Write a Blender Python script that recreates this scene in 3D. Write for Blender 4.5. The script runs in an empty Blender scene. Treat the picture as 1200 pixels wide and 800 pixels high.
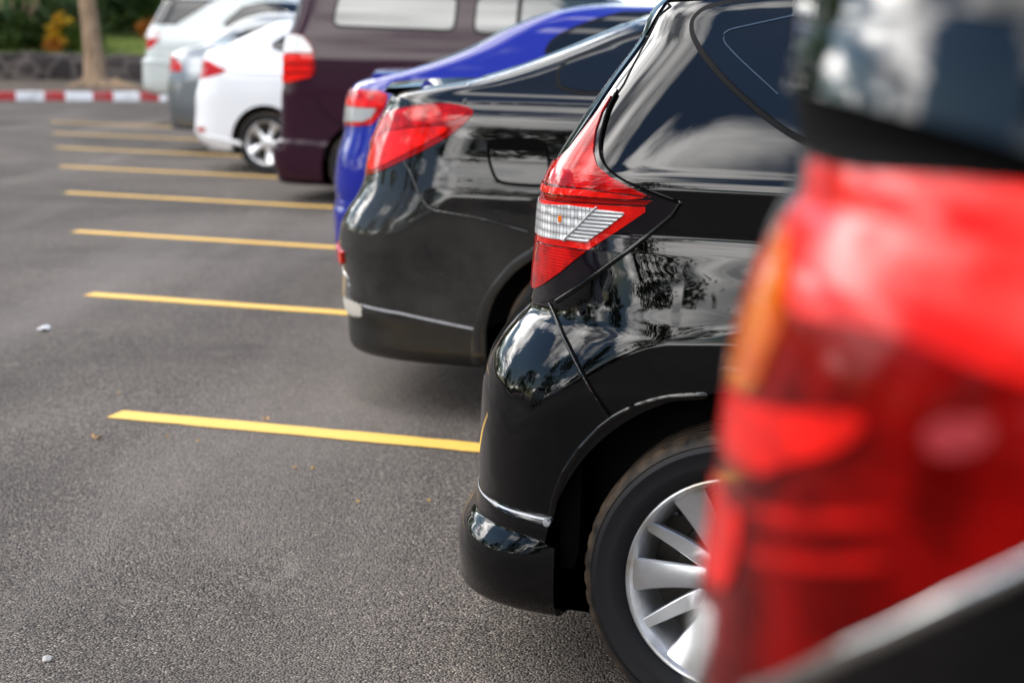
import bpy, bmesh, math, random
import numpy as np
from mathutils import Vector, Matrix, noise as mnoise

scene = bpy.context.scene
COL = scene.collection
R = math.radians

# ---------------------------------------------------------------- camera
CAM_H, FPX, PITCH, ROLL = 1.36, 2000.0, 0.1727, 0.0283
cp, sp, cr, sr = math.cos(PITCH), math.sin(PITCH), math.cos(ROLL), math.sin(ROLL)
_fwd = np.array([0, cp, -sp]); _up0 = np.array([0, sp, cp]); _rt0 = np.array([1.0, 0, 0])
_rt = cr * _rt0 + sr * _up0
_up = -sr * _rt0 + cr * _up0
CAM = np.array([0, 0, CAM_H])
cam_data = bpy.data.cameras.new('camera')
cam = bpy.data.objects.new('camera', cam_data); COL.objects.link(cam)
cam.matrix_world = Matrix(((_rt[0], _up[0], -_fwd[0], CAM[0]), (_rt[1], _up[1], -_fwd[1], CAM[1]),
                           (_rt[2], _up[2], -_fwd[2], CAM[2]), (0, 0, 0, 1)))
cam_data.sensor_width = 36; cam_data.lens = 36 * FPX / 1200
cam_data.clip_start = 0.05; cam_data.clip_end = 3000
cam_data.dof.use_dof = True
cam_data.dof.focus_distance = 3.75
cam_data.dof.aperture_fstop = 3.1
cam_data.dof.aperture_blades = 0
scene.camera = cam

# ---------------------------------------------------------------- light and sky
CLOUD_SLICE = 3.7
CLOUD_BANKS = ((290, 44, 34, .20), (212, 21, 20, .20), (332, 30, 22, .16), (338, 10, 14, .06), (291, 14, 17, -.26), (221, 46, 16, .20), (226, 62, 20, -.16), (265, 76, 14, .12), (180, 45, 36, -.10), (199, 25, 8, -.14), (90, 50, 60, -.10), (20, 50, 50, -.10))
SUN_EL, SUN_AZ = R(76), R(205)      # azimuth clockwise from +Y : behind the camera, to the left
world = bpy.data.worlds.new('World'); scene.world = world; world.use_nodes = True
def build_sky():
    nt = world.node_tree; nt.nodes.clear()
    N = nt.nodes.new; L = nt.links.new
    out = N('ShaderNodeOutputWorld'); bg = N('ShaderNodeBackground'); bg.inputs['Strength'].default_value = 0.15
    sky = N('ShaderNodeTexSky'); sky.sky_type = 'NISHITA'; sky.sun_disc = False
    sky.sun_elevation = SUN_EL; sky.sun_rotation = SUN_AZ; sky.air_density = 1.3; sky.dust_density = 0.15; sky.ozone_density = 4.0
    tc = N('ShaderNodeTexCoord'); sep = N('ShaderNodeSeparateXYZ'); L(tc.outputs['Generated'], sep.inputs[0])
    def m(op, a, b=None, c=None):
        n = N('ShaderNodeMath'); n.operation = op
        for i, x in enumerate((a, b, c)):
            if x is None: continue
            if isinstance(x, (int, float)): n.inputs[i].default_value = x
            else: L(x, n.inputs[i])
        return n.outputs[0]
    zc = m('ADD', m('MAXIMUM', sep.outputs['Z'], 0.0), 0.22)
    cx = m('DIVIDE', sep.outputs['X'], zc); cy = m('DIVIDE', sep.outputs['Y'], zc)
    cmb = N('ShaderNodeCombineXYZ'); L(cx, cmb.inputs[0]); L(cy, cmb.inputs[1]); cmb.inputs[2].default_value = CLOUD_SLICE
    n1 = N('ShaderNodeTexNoise'); n1.inputs['Scale'].default_value = 1.15; n1.inputs['Detail'].default_value = 9; n1.inputs['Roughness'].default_value = 0.55
    L(cmb.outputs[0], n1.inputs['Vector'])
    mr = N('ShaderNodeMapRange'); mr.interpolation_type = 'SMOOTHSTEP'
    mr.inputs['From Min'].default_value = 0.47; mr.inputs['From Max'].default_value = 0.60
    # broad banks of cloud and clear patches, at compass bearing / height
    fac = n1.outputs['Fac']
    for az, el, wid, amt in CLOUD_BANKS:
        d = (math.sin(R(az)) * math.cos(R(el)), math.cos(R(az)) * math.cos(R(el)), math.sin(R(el)))
        dp = N('ShaderNodeVectorMath'); dp.operation = 'DOT_PRODUCT'; L(tc.outputs['Generated'], dp.inputs[0]); dp.inputs[1].default_value = d
        g = N('ShaderNodeMapRange'); g.interpolation_type = 'SMOOTHERSTEP'; g.inputs['From Min'].default_value = math.cos(R(wid)); g.inputs['From Max'].default_value = 1.0
        g.inputs['To Max'].default_value = amt; L(dp.outputs['Value'], g.inputs['Value'])
        fac = m('ADD', fac, g.outputs[0])
    L(fac, mr.inputs['Value'])
    n2 = N('ShaderNodeTexNoise'); n2.inputs['Scale'].default_value = 2.6; n2.inputs['Detail'].default_value = 6
    L(cmb.outputs[0], n2.inputs['Vector'])
    rp = N('ShaderNodeValToRGB'); rp.color_ramp.elements[0].position = 0.34; rp.color_ramp.elements[1].position = 0.66
    rp.color_ramp.elements[0].color = (5.0, 5.3, 5.8, 1); rp.color_ramp.elements[1].color = (58.0, 56.5, 55.0, 1)
    L(n2.outputs['Fac'], rp.inputs[0])
    mix = N('ShaderNodeMix'); mix.data_type = 'RGBA'
    L(mr.outputs[0], mix.inputs['Factor']); L(sky.outputs[0], mix.inputs['A']); L(rp.outputs[0], mix.inputs['B'])
    L(mix.outputs['Result'], bg.inputs['Color']); L(bg.outputs[0], out.inputs[0])
build_sky()
sun_d = bpy.data.lights.new('sun', 'SUN'); sun_d.energy = 0.9; sun_d.angle = R(10); sun_d.color = (1, 0.95, 0.88)
sun = bpy.data.objects.new('sun', sun_d); COL.objects.link(sun)
_sd = Vector((math.sin(SUN_AZ) * math.cos(SUN_EL), math.cos(SUN_AZ) * math.cos(SUN_EL), math.sin(SUN_EL)))
sun.rotation_euler = _sd.to_track_quat('Z', 'Y').to_euler()
scene.view_settings.view_transform = 'Standard'; scene.view_settings.look = 'None'
scene.view_settings.exposure = 0.28; scene.view_settings.gamma = 1.0
scene.view_settings.use_curve_mapping = False

# ---------------------------------------------------------------- helpers
def tag(o, label=None, cat=None, group=None, kind=None):
    if label: o['label'] = label
    if cat: o['category'] = cat
    if group: o['group'] = group
    if kind: o['kind'] = kind
    return o
def empty(name, loc, rz=0.0):
    o = bpy.data.objects.new(name, None); COL.objects.link(o); o.location = loc; o.rotation_euler = (0, 0, rz)
    o.empty_display_size = 0.2
    return o
def link(name, me, mat, parent=None):
    o = bpy.data.objects.new(name, me); COL.objects.link(o)
    if mat is not None:
        for m in (mat if isinstance(mat, (list, tuple)) else [mat]): me.materials.append(m)
    if parent is not None: o.parent = parent
    return o
def mesh(name, V, F, mat, parent=None, normals=None, smooth=True, matidx=None):
    me = bpy.data.meshes.new(name)
    me.from_pydata([tuple(map(float, v)) for v in V], [], [tuple(int(i) for i in f) for f in F])
    if smooth: me.polygons.foreach_set('use_smooth', [True] * len(me.polygons))
    if matidx is not None: me.polygons.foreach_set('material_index', matidx)
    me.update()
    if normals is not None:
        me.normals_split_custom_set_from_vertices([tuple(map(float, n)) for n in normals])
    return link(name, me, mat, parent)
def bm_obj(name, bm, mat, parent=None, smooth=False, angle=None):
    me = bpy.data.meshes.new(name); bm.to_mesh(me); bm.free()
    if smooth or angle: me.polygons.foreach_set('use_smooth', [True] * len(me.polygons))
    if angle: me.set_sharp_from_angle(angle=angle)
    return link(name, me, mat, parent)
def ray(px, py):
    d = _fwd + _rt * ((px - 600) / FPX) - _up * ((py - 400) / FPX)
    return CAM, d / np.linalg.norm(d)
def ground(px, py, h=0.0):
    o, d = ray(px, py); t = (h - o[2]) / d[2]; return o + d * t

# ---------------------------------------------------------------- materials
def newmat(name):
    m = bpy.data.materials.new(name); m.use_nodes = True
    nt = m.node_tree; b = nt.nodes['Principled BSDF']
    return m, nt, b, nt.nodes.new, nt.links.new
def simple(name, col, rough=0.5, metal=0.0, coat=0.0, spec=0.5, ior=1.5, var=0.0, vscale=20, bump=0.0, bscale=200, **kw):
    m, nt, b, N, L = newmat(name)
    b.inputs['Base Color'].default_value = (*col, 1); b.inputs['Roughness'].default_value = rough
    b.inputs['Metallic'].default_value = metal; b.inputs['Coat Weight'].default_value = coat
    b.inputs['Coat Roughness'].default_value = 0.02
    b.inputs['Specular IOR Level'].default_value = spec; b.inputs['IOR'].default_value = ior
    tc = N('ShaderNodeTexCoord')
    if var > 0:
        n = N('ShaderNodeTexNoise'); n.inputs['Scale'].default_value = vscale; n.inputs['Detail'].default_value = 6
        L(tc.outputs['Object'], n.inputs['Vector'])
        mx = N('ShaderNodeMix'); mx.data_type = 'RGBA'; L(n.outputs['Fac'], mx.inputs['Factor'])
        mx.inputs['A'].default_value = (*[c * (1 - var) for c in col], 1); mx.inputs['B'].default_value = (*[min(1, c * (1 + var)) for c in col], 1)
        L(mx.outputs['Result'], b.inputs['Base Color'])
    if bump > 0:
        n = N('ShaderNodeTexNoise'); n.inputs['Scale'].default_value = bscale; n.inputs['Detail'].default_value = 3
        L(tc.outputs['Object'], n.inputs['Vector'])
        bp = N('ShaderNodeBump'); bp.inputs['Strength'].default_value = bump; bp.inputs['Distance'].default_value = 0.002
        L(n.outputs['Fac'], bp.inputs['Height']); L(bp.outputs[0], b.inputs['Normal'])
    return m
def paint(name, col, metal=0.0, rough=0.25, ior=1.75, dust=0.0, dustcol=(0.2, 0.17, 0.14), flake=0.0, specks=0.0):
    """car paint : coloured base under a clear coat, with optional dust that lies lower down"""
    m, nt, b, N, L = newmat(name)
    b.inputs['Base Color'].default_value = (*col, 1); b.inputs['Roughness'].default_value = rough
    b.inputs['Metallic'].default_value = metal
    b.inputs['Specular IOR Level'].default_value = 0.0 if metal == 0 else 0.5; b.inputs['Coat Weight'].default_value = 1.0; b.inputs['Coat Roughness'].default_value = 0.015; b.inputs['Coat IOR'].default_value = ior
    tc = N('ShaderNodeTexCoord')
    # orange peel : very faint waviness of the clear coat
    op = N('ShaderNodeTexNoise'); op.inputs['Scale'].default_value = 9; op.inputs['Detail'].default_value = 1
    L(tc.outputs['Object'], op.inputs['Vector'])
    bp = N('ShaderNodeBump'); bp.inputs['Strength'].default_value = 0.09; bp.inputs['Distance'].default_value = 0.003
    L(op.outputs['Fac'], bp.inputs['Height']); L(bp.outputs[0], b.inputs['Coat Normal']); L(bp.outputs[0], b.inputs['Normal'])
    colout = None
    if flake > 0:
        v = N('ShaderNodeTexVoronoi'); v.inputs['Scale'].default_value = 900; L(tc.outputs['Object'], v.inputs['Vector'])
        mx = N('ShaderNodeMix'); mx.data_type = 'RGBA'
        sx = N('ShaderNodeSeparateColor'); L(v.outputs['Color'], sx.inputs[0]); L(sx.outputs[0], mx.inputs['Factor'])
        mx.inputs['A'].default_value = (*[c * (1 - flake) for c in col], 1); mx.inputs['B'].default_value = (*[c * (1 + flake) for c in col], 1)
        L(mx.outputs['Result'], b.inputs['Base Color']); colout = mx.outputs['Result']
    if dust > 0 or specks > 0:
        n = N('ShaderNodeTexNoise'); n.inputs['Scale'].default_value = 4.5; n.inputs['Detail'].default_value = 8; n.inputs['Roughness'].default_value = 0.65
        n.inputs['Distortion'].default_value = 0.2
        L(tc.outputs['Object'], n.inputs['Vector'])
        r1 = N('ShaderNodeMapRange'); r1.inputs['From Min'].default_value = 0.15; r1.inputs['From Max'].default_value = 0.85
        r1.inputs['To Max'].default_value = dust; L(n.outputs['Fac'], r1.inputs['Value'])
        n3 = N('ShaderNodeTexNoise'); n3.inputs['Scale'].default_value = 160; n3.inputs['Detail'].default_value = 2
        L(tc.outputs['Object'], n3.inputs['Vector'])
        r3 = N('ShaderNodeMapRange'); r3.inputs['From Min'].default_value = 0.70; r3.inputs['From Max'].default_value = 0.76
        r3.inputs['To Max'].default_value = specks; L(n3.outputs['Fac'], r3.inputs['Value'])
        ad = N('ShaderNodeMath'); ad.operation = 'ADD'; ad.use_clamp = True; L(r1.outputs[0], ad.inputs[0]); L(r3.outputs[0], ad.inputs[1])
        sep = N('ShaderNodeSeparateXYZ'); L(tc.outputs['Object'], sep.inputs[0])
        rz = N('ShaderNodeMapRange'); rz.inputs['From Min'].default_value = 1.05; rz.inputs['From Max'].default_value = 0.45
        L(sep.outputs['Z'], rz.inputs['Value'])
        mu = N('ShaderNodeMath'); mu.operation = 'MULTIPLY'; L(ad.outputs[0], mu.inputs[0]); L(rz.outputs[0], mu.inputs[1])
        d = N('ShaderNodeBsdfDiffuse'); d.inputs['Color'].default_value = (*dustcol, 1)
        ms = N('ShaderNodeMixShader'); L(mu.outputs[0], ms.inputs[0]); L(b.outputs[0], ms.inputs[1]); L(d.outputs[0], ms.inputs[2])
        L(ms.outputs[0], nt.nodes['Material Output'].inputs[0])
    return m
def lens(name, col, dark=0.3, scale=60, rough=0.05, axis='Z', coat_ior=1.36, blotch=0.0, other=None, bscale=9):
    """tail lamp plastic : clear outer skin over a ribbed coloured reflector"""
    m, nt, b, N, L = newmat(name)
    b.inputs['Roughness'].default_value = 0.35; b.inputs['Coat Weight'].default_value = 1.0
    b.inputs['Coat Roughness'].default_value = rough; b.inputs['Coat IOR'].default_value = coat_ior
    b.inputs['Specular IOR Level'].default_value = 0.0
    tc = N('ShaderNodeTexCoord')
    w = N('ShaderNodeTexWave'); w.wave_type = 'BANDS'; w.bands_direction = axis; w.inputs['Scale'].default_value = scale
    w.inputs['Distortion'].default_value = 0.4; w.inputs['Detail'].default_value = 1
    L(tc.outputs['Object'], w.inputs['Vector'])
    mx = N('ShaderNodeMix'); mx.data_type = 'RGBA'; L(w.outputs['Fac'], mx.inputs['Factor'])
    mx.inputs['A'].default_value = (*[c * (1 - dark) for c in col], 1); mx.inputs['B'].default_value = (*col, 1)
    res_ = mx.outputs['Result']
    if blotch > 0:                                # the bowl behind the plastic shows as softly varying depth
        n = N('ShaderNodeTexNoise'); n.inputs['Scale'].default_value = bscale; n.inputs['Detail'].default_value = 2; L(tc.outputs['Object'], n.inputs['Vector'])
        r = N('ShaderNodeMapRange'); r.interpolation_type = 'SMOOTHSTEP'; r.inputs['From Min'].default_value = .36; r.inputs['From Max'].default_value = .64; r.inputs['To Max'].default_value = blotch; L(n.outputs['Fac'], r.inputs['Value'])
        m2 = N('ShaderNodeMix'); m2.data_type = 'RGBA'; L(r.outputs[0], m2.inputs['Factor']); L(res_, m2.inputs['A'])
        m2.inputs['B'].default_value = (*(other or [c * .3 for c in col]), 1); res_ = m2.outputs['Result']
    L(res_, b.inputs['Base Color'])
    bp = N('ShaderNodeBump'); bp.inputs['Strength'].default_value = 0.5; bp.inputs['Distance'].default_value = 0.002
    L(w.outputs['Fac'], bp.inputs['Height']); L(bp.outputs[0], b.inputs['Normal'])
    return m

M = {}
M['black_paint'] = paint('glossy_black_paint', (0.0007, 0.0007, 0.0008), specks=0.06, ior=1.47)
M['sedan_paint'] = paint('dusty_black_paint', (0.002, 0.002, 0.002), dust=0.22, specks=0.25, dustcol=(0.22, 0.21, 0.19), ior=1.5)
M['dark_paint'] = paint('deep_black_paint', (0.0006, 0.0006, 0.0006), ior=1.45)
M['blue_paint'] = paint('royal_blue_paint', (0.010, 0.016, 0.21), ior=1.5, flake=0.1)
M['plum_paint'] = paint('plum_brown_paint', (0.024, 0.008, 0.015), ior=1.3, flake=0.3)
M['white_paint'] = paint('white_paint', (0.66, 0.67, 0.69), ior=1.45)
M['pearl_paint'] = paint('pearl_white_paint', (0.44, 0.47, 0.46), ior=1.5)
M['silver_paint'] = paint('grey_silver_paint', (0.16, 0.175, 0.19), metal=0.75, rough=0.33, ior=1.5, flake=0.1)
M['black_plastic'] = simple('black_plastic', (0.006, 0.006, 0.006), 0.45, var=0.3, vscale=40)
M['gloss_trim'] = simple('gloss_black_trim', (0.0035, 0.002, 0.004), 0.06, coat=0.0)
M['gap'] = simple('seam_shadow_rubber', (0.001, 0.001, 0.001), 0.8, spec=0.04)
M['liner'] = simple('wheel_well_plastic', (0.005, 0.0045, 0.004), 0.8, var=0.5, vscale=12)
M['glass'] = simple('tinted_window_glass', (0.0015, 0.003, 0.005), 0.01, coat=0.0, ior=1.48, var=0.2, vscale=3)
M['seal'] = simple('window_seal_rubber', (0.002, 0.002, 0.0022), 0.6, spec=0.12, var=0.2)
M['tyre'] = None
M['alloy'] = None
M['chrome'] = simple('chrome_strip', (0.75, 0.75, 0.74), 0.15, metal=1.0, var=0.05)
M['red_lens'] = lens('red_lamp_lens', (0.56, 0.005, 0.004), 0.25, 50, blotch=.75, bscale=22)
M['red_bright'] = lens('bright_red_lamp_lens', (0.80, 0.010, 0.006), 0.2, 90, blotch=.4, bscale=25)
M['red_dark'] = lens('dark_red_lamp_lens', (0.30, 0.004, 0.003), 0.45, 40)
M['amber_lens'] = lens('amber_lamp_lens', (0.80, 0.20, 0.012), 0.3, 60, blotch=.8, other=(.5, .05, .004), bscale=18)
M['front_red'] = lens('front_dark_red_lens', (0.19, 0.002, 0.0015), 0.3, 22, coat_ior=1.14, rough=.12, blotch=.9, bscale=16)
M['front_bright'] = lens('front_bright_red_lens', (0.80, 0.010, 0.006), 0.12, 12, rough=.16, coat_ior=1.20, blotch=.45, bscale=14)
M['front_mid'] = lens('front_mid_red_lens', (0.55, 0.006, 0.004), 0.3, 20, coat_ior=1.22, blotch=.6, bscale=20)
M['sedan_lower'] = simple('dusty_lower_bumper', (.012, .0115, .010), .38, var=.6, vscale=14)
M['van_glass'] = simple('mirror_tint_glass', (0.02, 0.03, 0.03), 0.01, ior=1.72, var=0.2, vscale=3)
M['scuff'] = simple('scuffed_black_plastic', (.13, .13, .135), .6, var=.5, vscale=90)
M['clear_lens'] = lens('clear_lamp_lens', (0.82, 0.82, 0.80), 0.45, 150)
M['clear_rib'] = lens('ribbed_clear_lens', (0.40, 0.41, 0.41), 0.6, 110)
M['brake'] = simple('brake_disc_steel', (0.04, 0.036, 0.032), 0.5, metal=0.7, var=0.3)
M['frame_line'] = simple('inner_frame_edge', (.03, .05, .08), .6, spec=.1, var=.2)
M['pink_lens'] = lens('dim_pink_lens', (.30, .03, .035), .4, 60)
M['scratch'] = simple('scraped_primer', (0.45, 0.42, 0.37), 0.7, var=0.5, vscale=120)
M['pale_strip'] = simple('pale_grey_strip', (0.35, 0.36, 0.38), 0.5, var=0.6, vscale=90)
M['plate'] = simple('number_plate_white', (0.75, 0.75, 0.73), 0.5, var=0.05)

def tyre_mat():
    m, nt, b, N, L = newmat('tyre_rubber')
    tc = N('ShaderNodeTexCoord'); sep = N('ShaderNodeSeparateXYZ'); L(tc.outputs['Object'], sep.inputs[0])
    # radius in the wheel plane (x,z)
    v = N('ShaderNodeVectorMath'); v.operation = 'MULTIPLY'; v.inputs[1].default_value = (1, 0, 1); L(tc.outputs['Object'], v.inputs[0])
    ln = N('ShaderNodeVectorMath'); ln.operation = 'LENGTH'; L(v.outputs[0], ln.inputs[0])
    n = N('ShaderNodeTexNoise'); n.inputs['Scale'].default_value = 30; n.inputs['Detail'].default_value = 6; L(tc.outputs['Object'], n.inputs['Vector'])
    mr = N('ShaderNodeMapRange'); mr.inputs['From Min'].default_value = 0.285; mr.inputs['From Max'].default_value = 0.304
    L(ln.outputs['Value'], mr.inputs['Value'])
    mu = N('ShaderNodeMath'); mu.operation = 'MULTIPLY'; L(mr.outputs[0], mu.inputs[0])
    r2 = N('ShaderNodeMapRange'); r2.inputs['From Min'].default_value = 0.3; r2.inputs['From Max'].default_value = 0.65; L(n.outputs['Fac'], r2.inputs['Value'])
    L(r2.outputs[0], mu.inputs[1])
    mx = N('ShaderNodeMix'); mx.data_type = 'RGBA'; mx.inputs['A'].default_value = (0.008, 0.008, 0.009, 1); mx.inputs['B'].default_value = (0.085, 0.058, 0.036, 1)
    L(mu.outputs[0], mx.inputs['Factor']); L(mx.outputs['Result'], b.inputs['Base Color'])
    b.inputs['Roughness'].default_value = 0.6; b.inputs['Specular IOR Level'].default_value = 0.25
    return m
M['tyre'] = tyre_mat()
def alloy_mat(name, col):
    m, nt, b, N, L = newmat(name)
    b.inputs['Metallic'].default_value = 0.8; b.inputs['Roughness'].default_value = 0.33
    b.inputs['Coat Weight'].default_value = 0.4
    tc = N('ShaderNodeTexCoord')
    n = N('ShaderNodeTexNoise'); n.inputs['Scale'].default_value = 9; n.inputs['Detail'].default_value = 7; L(tc.outputs['Object'], n.inputs['Vector'])
    v = N('ShaderNodeVectorMath'); v.operation = 'MULTIPLY'; v.inputs[1].default_value = (1, 0, 1); L(tc.outputs['Object'], v.inputs[0])
    ln = N('ShaderNodeVectorMath'); ln.operation = 'LENGTH'; L(v.outputs[0], ln.inputs[0])
    r1 = N('ShaderNodeMapRange'); r1.inputs['From Min'].default_value = 0.165; r1.inputs['From Max'].default_value = 0.205; L(ln.outputs['Value'], r1.inputs['Value'])
    r2 = N('ShaderNodeMapRange'); r2.inputs['From Min'].default_value = 0.45; r2.inputs['From Max'].default_value = 0.65; r2.inputs['To Max'].default_value = 0.75; L(n.outputs['Fac'], r2.inputs['Value'])
    mu = N('ShaderNodeMath'); mu.operation = 'MULTIPLY'; L(r1.outputs[0], mu.inputs[0]); L(r2.outputs[0], mu.inputs[1])
    mx = N('ShaderNodeMix'); mx.data_type = 'RGBA'; mx.inputs['A'].default_value = (*col, 1); mx.inputs['B'].default_value = (0.33, 0.25, 0.14, 1)
    L(mu.outputs[0], mx.inputs['Factor']); L(mx.outputs['Result'], b.inputs['Base Color'])
    return m
M['alloy'] = alloy_mat('silver_alloy', (0.72, 0.73, 0.75))

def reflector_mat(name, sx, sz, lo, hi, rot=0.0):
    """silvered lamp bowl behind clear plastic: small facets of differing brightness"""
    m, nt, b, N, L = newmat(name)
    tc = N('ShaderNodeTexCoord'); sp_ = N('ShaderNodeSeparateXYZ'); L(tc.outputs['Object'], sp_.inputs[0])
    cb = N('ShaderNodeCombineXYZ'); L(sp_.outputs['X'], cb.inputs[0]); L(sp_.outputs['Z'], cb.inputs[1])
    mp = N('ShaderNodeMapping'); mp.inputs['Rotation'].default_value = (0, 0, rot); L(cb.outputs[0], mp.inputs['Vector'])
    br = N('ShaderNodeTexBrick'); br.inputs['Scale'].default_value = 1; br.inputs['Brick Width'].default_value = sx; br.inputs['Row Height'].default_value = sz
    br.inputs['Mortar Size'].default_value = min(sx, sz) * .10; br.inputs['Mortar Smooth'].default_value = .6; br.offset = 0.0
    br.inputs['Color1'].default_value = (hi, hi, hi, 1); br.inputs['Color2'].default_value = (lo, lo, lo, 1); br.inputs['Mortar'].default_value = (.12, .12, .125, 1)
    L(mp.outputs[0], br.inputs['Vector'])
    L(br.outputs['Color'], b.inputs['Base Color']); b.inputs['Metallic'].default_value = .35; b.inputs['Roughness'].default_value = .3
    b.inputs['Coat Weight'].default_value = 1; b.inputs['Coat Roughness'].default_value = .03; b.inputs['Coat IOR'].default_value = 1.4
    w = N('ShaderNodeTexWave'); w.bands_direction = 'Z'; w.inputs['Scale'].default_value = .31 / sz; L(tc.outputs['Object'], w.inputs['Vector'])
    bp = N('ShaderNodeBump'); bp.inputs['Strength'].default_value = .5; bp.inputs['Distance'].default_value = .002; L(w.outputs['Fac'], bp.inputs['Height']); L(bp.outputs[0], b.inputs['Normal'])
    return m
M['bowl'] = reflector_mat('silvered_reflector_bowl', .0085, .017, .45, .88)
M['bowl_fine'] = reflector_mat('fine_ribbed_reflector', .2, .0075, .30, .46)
# ---------------------------------------------------------------- lofted car bodies
BETA = 0.2665                                   # the cars stand in slanted bays: their noses point right and a little nearer
DU = np.array([math.cos(BETA), -math.sin(BETA)]); DN = np.array([-math.sin(BETA), -math.cos(BETA)])

def pchip(x, y, xq):
    x = np.asarray(x, float); y = np.asarray(y, float); h = np.diff(x); dl = np.diff(y) / h
    d = np.zeros_like(y)
    for k in range(1, len(x) - 1):
        if dl[k - 1] * dl[k] > 0:
            w1 = 2 * h[k] + h[k - 1]; w2 = h[k] + 2 * h[k - 1]
            d[k] = (w1 + w2) / (w1 / dl[k - 1] + w2 / dl[k])
    d[0] = dl[0]; d[-1] = dl[-1]
    xq = np.clip(xq, x[0], x[-1]); i = np.clip(np.searchsorted(x, xq) - 1, 0, len(h) - 1)
    t = (xq - x[i]) / h[i]
    return ((2*t**3 - 3*t**2 + 1) * y[i] + (t**3 - 2*t**2 + t) * h[i] * d[i] + (-2*t**3 + 3*t**2) * y[i+1] + (t**3 - t**2) * h[i] * d[i+1])

def poly_sdf(poly, u, w):
    """> 0 inside the closed polygon"""
    P = np.asarray(poly, float); sh = u.shape; x = u.ravel(); y = w.ravel()
    dist = np.full(x.shape, 1e9); ins = np.zeros(x.shape, bool)
    for a, b in zip(P, np.roll(P, -1, 0)):
        e = b - a; L2 = max(e @ e, 1e-12)
        t = np.clip(((x - a[0]) * e[0] + (y - a[1]) * e[1]) / L2, 0, 1)
        dist = np.minimum(dist, (x - a[0] - t * e[0])**2 + (y - a[1] - t * e[1])**2)
        c = (a[1] > y) != (b[1] > y)
        with np.errstate(divide='ignore', invalid='ignore'):
            xi = a[0] + (y - a[1]) * e[0] / (e[1] if abs(e[1]) > 1e-12 else 1e-12)
        ins ^= c & (x < xi)
    return (np.where(ins, 1, -1) * np.sqrt(dist)).reshape(sh)
def line_dist(line, u, w):
    P = np.asarray(line, float); dist = np.full(u.shape, 1e9)
    for a, b in zip(P[:-1], P[1:]):
        e = b - a; L2 = max(e @ e, 1e-12)
        t = np.clip(((u - a[0]) * e[0] + (w - a[1]) * e[1]) / L2, 0, 1)
        dist = np.minimum(dist, (u - a[0] - t * e[0])**2 + (w - a[1] - t * e[1])**2)
    return np.sqrt(dist)
def chaikin(P, it=2, closed=True):
    P = [np.array(p, float) for p in P]
    for _ in range(it):
        Q = []
        n = len(P)
        for k in range(n if closed else n - 1):
            a, b = P[k], P[(k + 1) % n]; Q += [0.78 * a + 0.22 * b, 0.22 * a + 0.78 * b]
        if not closed: Q = [P[0]] + Q[1:-1] + [P[-1]]
        P = Q
    return P

def rrect(P, r=.06):
    """polygon with each corner rounded off at radius r"""
    P = [np.array(p, float) for p in P]; Q = []; n = len(P)
    for k in range(n):
        a, b, c = P[k - 1], P[k], P[(k + 1) % n]
        u = (a - b) / np.linalg.norm(a - b); v = (c - b) / np.linalg.norm(c - b); q = min(r, .45 * np.linalg.norm(a - b), .45 * np.linalg.norm(c - b))
        for t in np.linspace(0, 1, 7): Q.append((1 - t)**2 * (b + u * q) + 2 * t * (1 - t) * b + t * t * (b + v * q))
    return Q

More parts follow.
